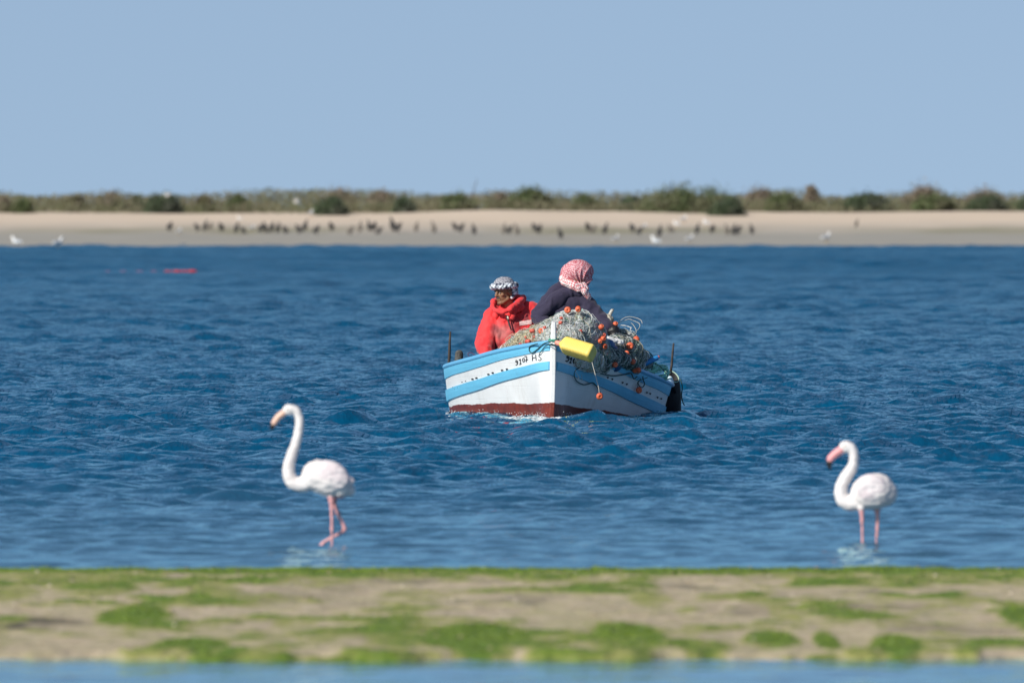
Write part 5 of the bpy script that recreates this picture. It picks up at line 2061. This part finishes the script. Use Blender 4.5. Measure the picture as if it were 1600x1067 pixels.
# black glove, closed on the net
gp = hand_prims(wrr, Vector((.55, -.35, -.65)), Vector((.5, -.4, .7)), 1.02, .9)
gp = [('c', p[1], p[2] + .006, p[3], p[4] + .006) for p in gp] + [('c', elr.lerp(wrr, .55), .070, wrr + Vector((.025, 0, -.01)), .062), ('c', wrr, .055, wrr + Vector((.05, -.02, -.05)), .045)]
blob('glove', rel(gp, o2), M_GLOVE, man2, .0065, 2, (.004, 20, (1, 1, 1), 5, True))
gp = hand_prims(wrl, Vector((.5, -.5, -.5)), Vector((0, -.5, .8)), 1.0, .9)
gp = [('c', p[1], p[2] + .006, p[3], p[4] + .006) for p in gp]
blob('glove', rel(gp, o2), M_GLOVE, man2, .0065, 2)
blob('trousers', rel([('c', hip2 + Vector((-.1, 0, 0)), .13, kl, .09), ('c', kl, .085, kl.lerp(fl_, .75), .07), ('c', hip2 + Vector((.1, 0, 0)), .13, kr, .09), ('c', kr, .085, kr.lerp(fr_, .75), .07)], o2), M_TROU, man2, .015, 3, (.010, 9, (1, 1, 1), 3, True))
for f, dd in ((fl_, Vector((.05, .17, 0))), (fr_, Vector((.09, .16, 0)))):
    blob('boot', rel([('c', f + Vector((0, 0, .12)), .055, f, .05), ('c', f, .05, f + dd, .042)], o2), M_BOOT, man2, .01, 2)
# headscarf
M_RCHK = check_mat('red_checked_cloth', (.70, .46, .48), (.40, .020, .045), 80, tilt=.7)
sc = [('e', PX(903, 424.5, D2p), (.150, .145, .123)), ('c', PX(893, 428, D2p), .115, PX(889, 436, D2p), .10), ('c', PX(915, 424, D2p), .085, PX(916, 436, D2p - .02), .065),
      ('c', PX(886, 432, D2p + .0), .055, PX(884, 441, D2p + .0), .050), ('c', PX(900, 440, D2p - .03), .075, PX(905, 449, D2p - .06), .055)]
me = blob_mesh('headscarf', rel(sc, o2), .006, 5)
# gathers fanning up from the knot at the nape
P, N = get_co(me), get_no(me)
kx = PX(908, 449, D2p - .1) - o2
ang = np.arctan2(P[:, 0] - kx.x, P[:, 2] - kx.z)
dist = np.sqrt((P[:, 0] - kx.x) ** 2 + (P[:, 2] - kx.z) ** 2)
rid = -np.abs(np.sin(ang * 9 + .8 * np.sin(dist * 18))) ** .6
amt = sm(.26, .06, dist) * .022 * (P[:, 1] < .08)
amt2 = sm(.30, .10, dist) * .006
set_co(me, P + N * ((rid + .5) * (amt + amt2))[:, None])
link('headscarf', me, M_RCHK, man2)
M_RCHK2 = check_mat('pale_checked_cloth', (.80, .70, .68), (.62, .14, .15), 60, tilt=.2)
nf = [('c', PX(879.5, 434, D2p - .05), .030, PX(883, 441, D2p - .08), .040), ('c', PX(883, 441, D2p - .08), .040, PX(897, 446, D2p - .12), .042), ('c', PX(897, 446, D2p - .12), .042, PX(904, 451, D2p - .13), .034),
      ('c', PX(882, 436, D2p + .06), .05, PX(895, 446, D2p + .06), .05)]
me = blob_mesh('neck_fold', rel(nf, o2), .006, 2)
fold(me, .007, 18, (.6, 1, 1.6), 91, True)
link('neck_fold', me, M_RCHK2, man2)
tl = [('c', PX(905, 447, D2p - .11), .034, PX(913, 455, D2p - .13), .030), ('c', PX(913, 455, D2p - .13), .030, PX(919, 463, D2p - .10), .026), ('c', PX(919, 463, D2p - .10), .026, PX(922, 471, D2p - .06), .017),
      ('c', PX(911, 444, D2p - .06), .03, PX(916, 452, D2p - .08), .024)]
me = blob_mesh('scarf_tail', rel(tl, o2), .006, 2)
fold(me, .007, 24, (1.6, 1, .6), 95, True)
link('scarf_tail', me, M_RCHK2, man2)
g = Geo()
g.tube([PX(874.5, 439, D2p - .08) - o2, PX(880, 442.5, D2p - .12) - o2, PX(888, 446.5, D2p - .14) - o2], [.005, .008, .005], 6)
g.build('collar_edge', [M_RWHITE], man2)

# ------------------------------------------------------------------ foam along the waterline
g = Geo()
fr = random.Random(3)
for i in range(800):
    side = -1 if fr.random() < .86 else 1
    y = fr.uniform(0, 1) ** 1.2 * (3.2 if side < 0 else .5)
    p = BM @ hp(side, y, 0.0, abs(fr.gauss(0, .035)) + .006)
    zt = .005 + abs(fr.gauss(0, .026)) * (1.2 if y < 2.2 else .8)
    r = fr.uniform(.002, .008) * (1.2 - min(1, zt * 5))
    c = Vector((p.x, p.y, zt))
    fx = fr.uniform(1, 3.2) if zt < .035 else 1
    V = [c + Vector(v) * r for v in ((fx, 0, 0), (-fx, 0, 0), (0, 1, 0), (0, -1, 0), (0, 0, .8), (0, 0, -.8))]
    g.add(V, [(0, 2, 4), (2, 1, 4), (1, 3, 4), (3, 0, 4), (2, 0, 5), (1, 2, 5), (3, 1, 5), (0, 3, 5)])
for i in range(420):
    x = 862 + min(.55, fr.uniform(-1, 1)) ** 3 * 150 - 12
    Dd = 166.3 - abs(fr.gauss(0, .55)) + abs(x - 862) / 160 * .9
    p = at(x, 657, Dd)
    r = fr.uniform(.004, .011)
    fx = fr.uniform(2, 7)
    c = Vector((p.x, p.y, fr.uniform(.0, .035)))
    V = [c + Vector(v) * r for v in ((fx, 0, 0), (-fx, 0, 0), (0, 3, 0), (0, -3, 0), (0, 0, .6), (0, 0, -.6))]
    g.add(V, [(0, 2, 4), (2, 1, 4), (1, 3, 4), (3, 0, 4), (2, 0, 5), (1, 2, 5), (3, 1, 5), (0, 3, 5)])
fo = g.build('foam', [mat('sea_foam', (.72, .76, .78), .6, .1, 20)])
tag(fo, 'white foam and drops splashing along the waterline of the boat', 'foam', kind='stuff')

# ------------------------------------------------------------------ flamingos
M_FL = mat('flamingo_feathers', (0.70, 0.63, 0.60), .8, .06, 10, color2=(0.80, 0.755, 0.73), thresh=(.3, .6))
M_FLP = mat('flamingo_wing_feathers', (0.66, 0.54, 0.56), .75, .06, 9, color2=(0.80, 0.73, 0.72), thresh=(.35, .6), bump=.006, bscale=60)
M_FLD = mat('flamingo_tail_feathers', (0.30, 0.20, 0.22), .7, .2, 20)
M_LEG = mat('flamingo_leg_skin', (0.70, 0.34, 0.33), .5, .15, 20)
M_LEGD = mat('flamingo_joint_skin', (0.40, 0.14, 0.16), .5, .2, 20)
M_BILL = mat('flamingo_bill_pale', (0.78, 0.50, 0.38), .45, .08, 20)
M_BILLP = mat('flamingo_bill_pink', (0.80, 0.34, 0.34), .45, .08, 20)
M_BTIP = mat('flamingo_bill_tip', (0.02, 0.015, 0.015), .4)


def flamingo(D, base, head, bill, neck, body, wing, tail, legs, bill_mat, label):
    """all lists hold (px, py, depth offset, radius in metres) in photo pixels at distance D"""
    o0 = at(base[0], base[1], D)
    o0.z = 0

    def L(px, py, dy=0):
        v = at(px, py, D + dy)
        v = Vector((v.x, v.y, v.z)) - o0
        return v
    root = empty('flamingo', o0)
    tag(root, label, 'flamingo', 'flamingos wading in the shallows')
    pr = []
    nk = catmull([L(x, y, dy) for x, y, dy, r in neck], 5)
    rr = np.interp(np.linspace(0, len(neck) - 1, len(nk)), range(len(neck)), [n[3] for n in neck])
    for i in range(len(nk) - 1):
        pr.append(('c', nk[i], float(rr[i]), nk[i + 1], float(rr[i + 1])))
    pr.append(('e', L(head[0], head[1], head[2]), (head[3] * 1.15, head[3] * .85, head[3]), Matrix.Rotation(math.radians(head[4]), 3, 'Y')))
    for i in range(len(body) - 1):
        a, b = body[i], body[i + 1]
        pr.append(('c', L(a[0], a[1], a[2]), a[3], L(b[0], b[1], b[2]), b[3]))
    nb = len(pr)
    for lg in legs:
        for i in range(len(lg) - 1):
            a, b = lg[i], lg[i + 1]
            pr.append(('c', L(a[0], a[1], a[2]), a[3], L(b[0], b[1], b[2]), b[3]))
    me = blob_mesh('body', pr, .006, 3, 12)
    me.materials.append(M_FL)
    me.materials.append(M_LEG)
    me.materials.append(M_LEGD)
    # legs get their own colour
    P = get_co(me)
    zc = max(L(lg[0][0], lg[0][1]).z for lg in legs) + .01
    idx = []
    for p in me.polygons:
        idx.append(1 if p.center.z < zc - .02 and any(abs(p.center.x - L(q[0], q[1]).x) < .16 for q in legs[0]) and p.center.z < zc - .02 else 0)
    me.polygons.foreach_set('material_index', np.array(idx, dtype=np.int32))
    fold(me, .0035, 26, (.5, 1, 1.6), 3, True)
    link('body', me, None, root)
    # bill with a dark tip
    bl = [L(x, y, dy) for x, y, dy, r in bill]
    br = [r for *_, r in bill]
    pr = [('c', bl[i], br[i], bl[i + 1], br[i + 1]) for i in range(len(bl) - 2)]
    bo = blob('bill', pr, bill_mat, root, .005, 2)
    pr = [('c', bl[-2].lerp(bl[-3], .25), br[-2] * 1.25, bl[-2], br[-2] * 1.15), ('c', bl[-2], br[-2] * 1.15, bl[-1], br[-1] * 1.2)]
    blob('bill_tip', pr, M_BTIP, bo, .004, 1)
    # eye
    hx = L(head[0] - 3, head[1] - 1, head[2])
    blob('eye', [('e', hx + Vector((0, -head[3] * .80, 0)), (.006, .004, .006))], mat('flamingo_eye', (.35, .25, .05), .2), root, .002, 0)
    # folded wings: overlapping feather rows on both flanks
    for s in (-1, 1):
        (cx, cy, dy, rx, rz, ang) = wing
        R = Matrix.Rotation(math.radians(ang), 3, 'Y')
        c = L(cx, cy, 0) + Vector((0, s * dy, 0))
        pr = [('e', c, (rx, .035, rz), R)]
        for k in range(7):
            t = k / 6
            st = c + R @ Vector((-rx * .2 + rx * .35 * t, 0, rz * (.55 - 1.1 * t)))
            en = c + R @ Vector((rx * (.92 + .22 * (1 - t)), -s * .02, rz * (.35 - .8 * t)))
            pr.append(('c', st, .026, en, .010))
        me = blob_mesh('wing', pr, .007, 2, 12)
        fold(me, .006, 20, (.5, 1, 2.6), 5, True)
        link('wing', me, M_FLP, root)
    g_ = [('c', L(t[0], t[1], t[2]), t[3], L(t[4], t[5], t[2]), t[6]) for t in tail]
    blob('tail', g_, M_FLD, root, .006, 2, (.002, 30, (.4, 1, 3), 4, True))
    return root


D1 = water_D(852)
flamingo(D1, (518, 852), (451, 640, 0, .032, 12),
         [(443, 645, 0, .022), (435, 651, 0, .021), (429, 659, 0, .019), (425.5, 666, 0, .014), (425.5, 670.5, 0, .007)],
         [(452, 639, 0, .027), (462, 641, 0, .025), (467.5, 652, 0, .024), (467.5, 668, 0, .025), (463, 690, 0, .028), (455, 713, 0, .031), (450.5, 734, 0, .035), (456, 752, 0, .040), (471, 757, 0, .046), (487, 750, 0, .06)],
         [(483, 750, 0, .055), (497, 743, 0, .10), (515, 748, 0, .112), (530, 757, 0, .085), (546, 766, 0, .035)],
         (518, 742, .075, .118, .078, 27),
         [(530, 755, 0, .045, 548, 766, .022), (528, 748, 0, .04, 546, 760, .018)],
         [[(517, 772, -.03, .022), (518, 788, -.03, .012), (518.5, 815, -.03, .0070), (518.5, 822, -.03, .0090), (518.6, 852, -.03, .0068), (518.6, 868, -.03, .0068)],
          [(521, 772, .03, .022), (523, 790, .03, .011), (537.5, 823, .03, .010), (538.5, 827, .03, .012), (531, 833, .03, .009), (507, 846, .03, .008), (502, 851, .03, .012)]],
         M_BILL, 'tall white flamingo with one leg bent, wading left of the boat')
D2 = water_D(850)
flamingo(D2, (1348, 850), (1322, 698, 0, .036, 15),
         [(1314, 703, 0, .026), (1305, 709, 0, .025), (1297.5, 716, 0, .022), (1295.5, 724, 0, .016), (1297, 732.5, 0, .007)],
         [(1322, 697, 0, .031), (1331, 701, 0, .029), (1334.5, 713, 0, .028), (1332, 729, 0, .031), (1323, 743, 0, .035), (1315.5, 758, 0, .037), (1314, 773, 0, .039), (1322, 785, 0, .044), (1338, 784, 0, .055), (1348, 777, 0, .065)],
         [(1346, 775, 0, .07), (1356, 770, 0, .105), (1370, 767, 0, .112), (1381, 770, 0, .085), (1388, 776, 0, .045)],
         (1361, 762, .078, .098, .085, 12),
         [(1378, 764, 0, .045, 1386, 771, .022), (1376, 772, 0, .05, 1385, 782, .022)],
         [[(1346, 793, -.04, .022), (1346.8, 803, -.04, .012), (1347.5, 826, -.04, .0070), (1347.8, 850, -.04, .0070), (1347.8, 866, -.04, .0070)],
          [(1370, 793, .04, .022), (1371, 803, .04, .012), (1371, 822, .04, .009), (1369, 848, .04, .0068), (1369, 862, .04, .0068)]],
         M_BILLP, 'smaller flamingo with its neck folded back and pink bill, right of the boat')
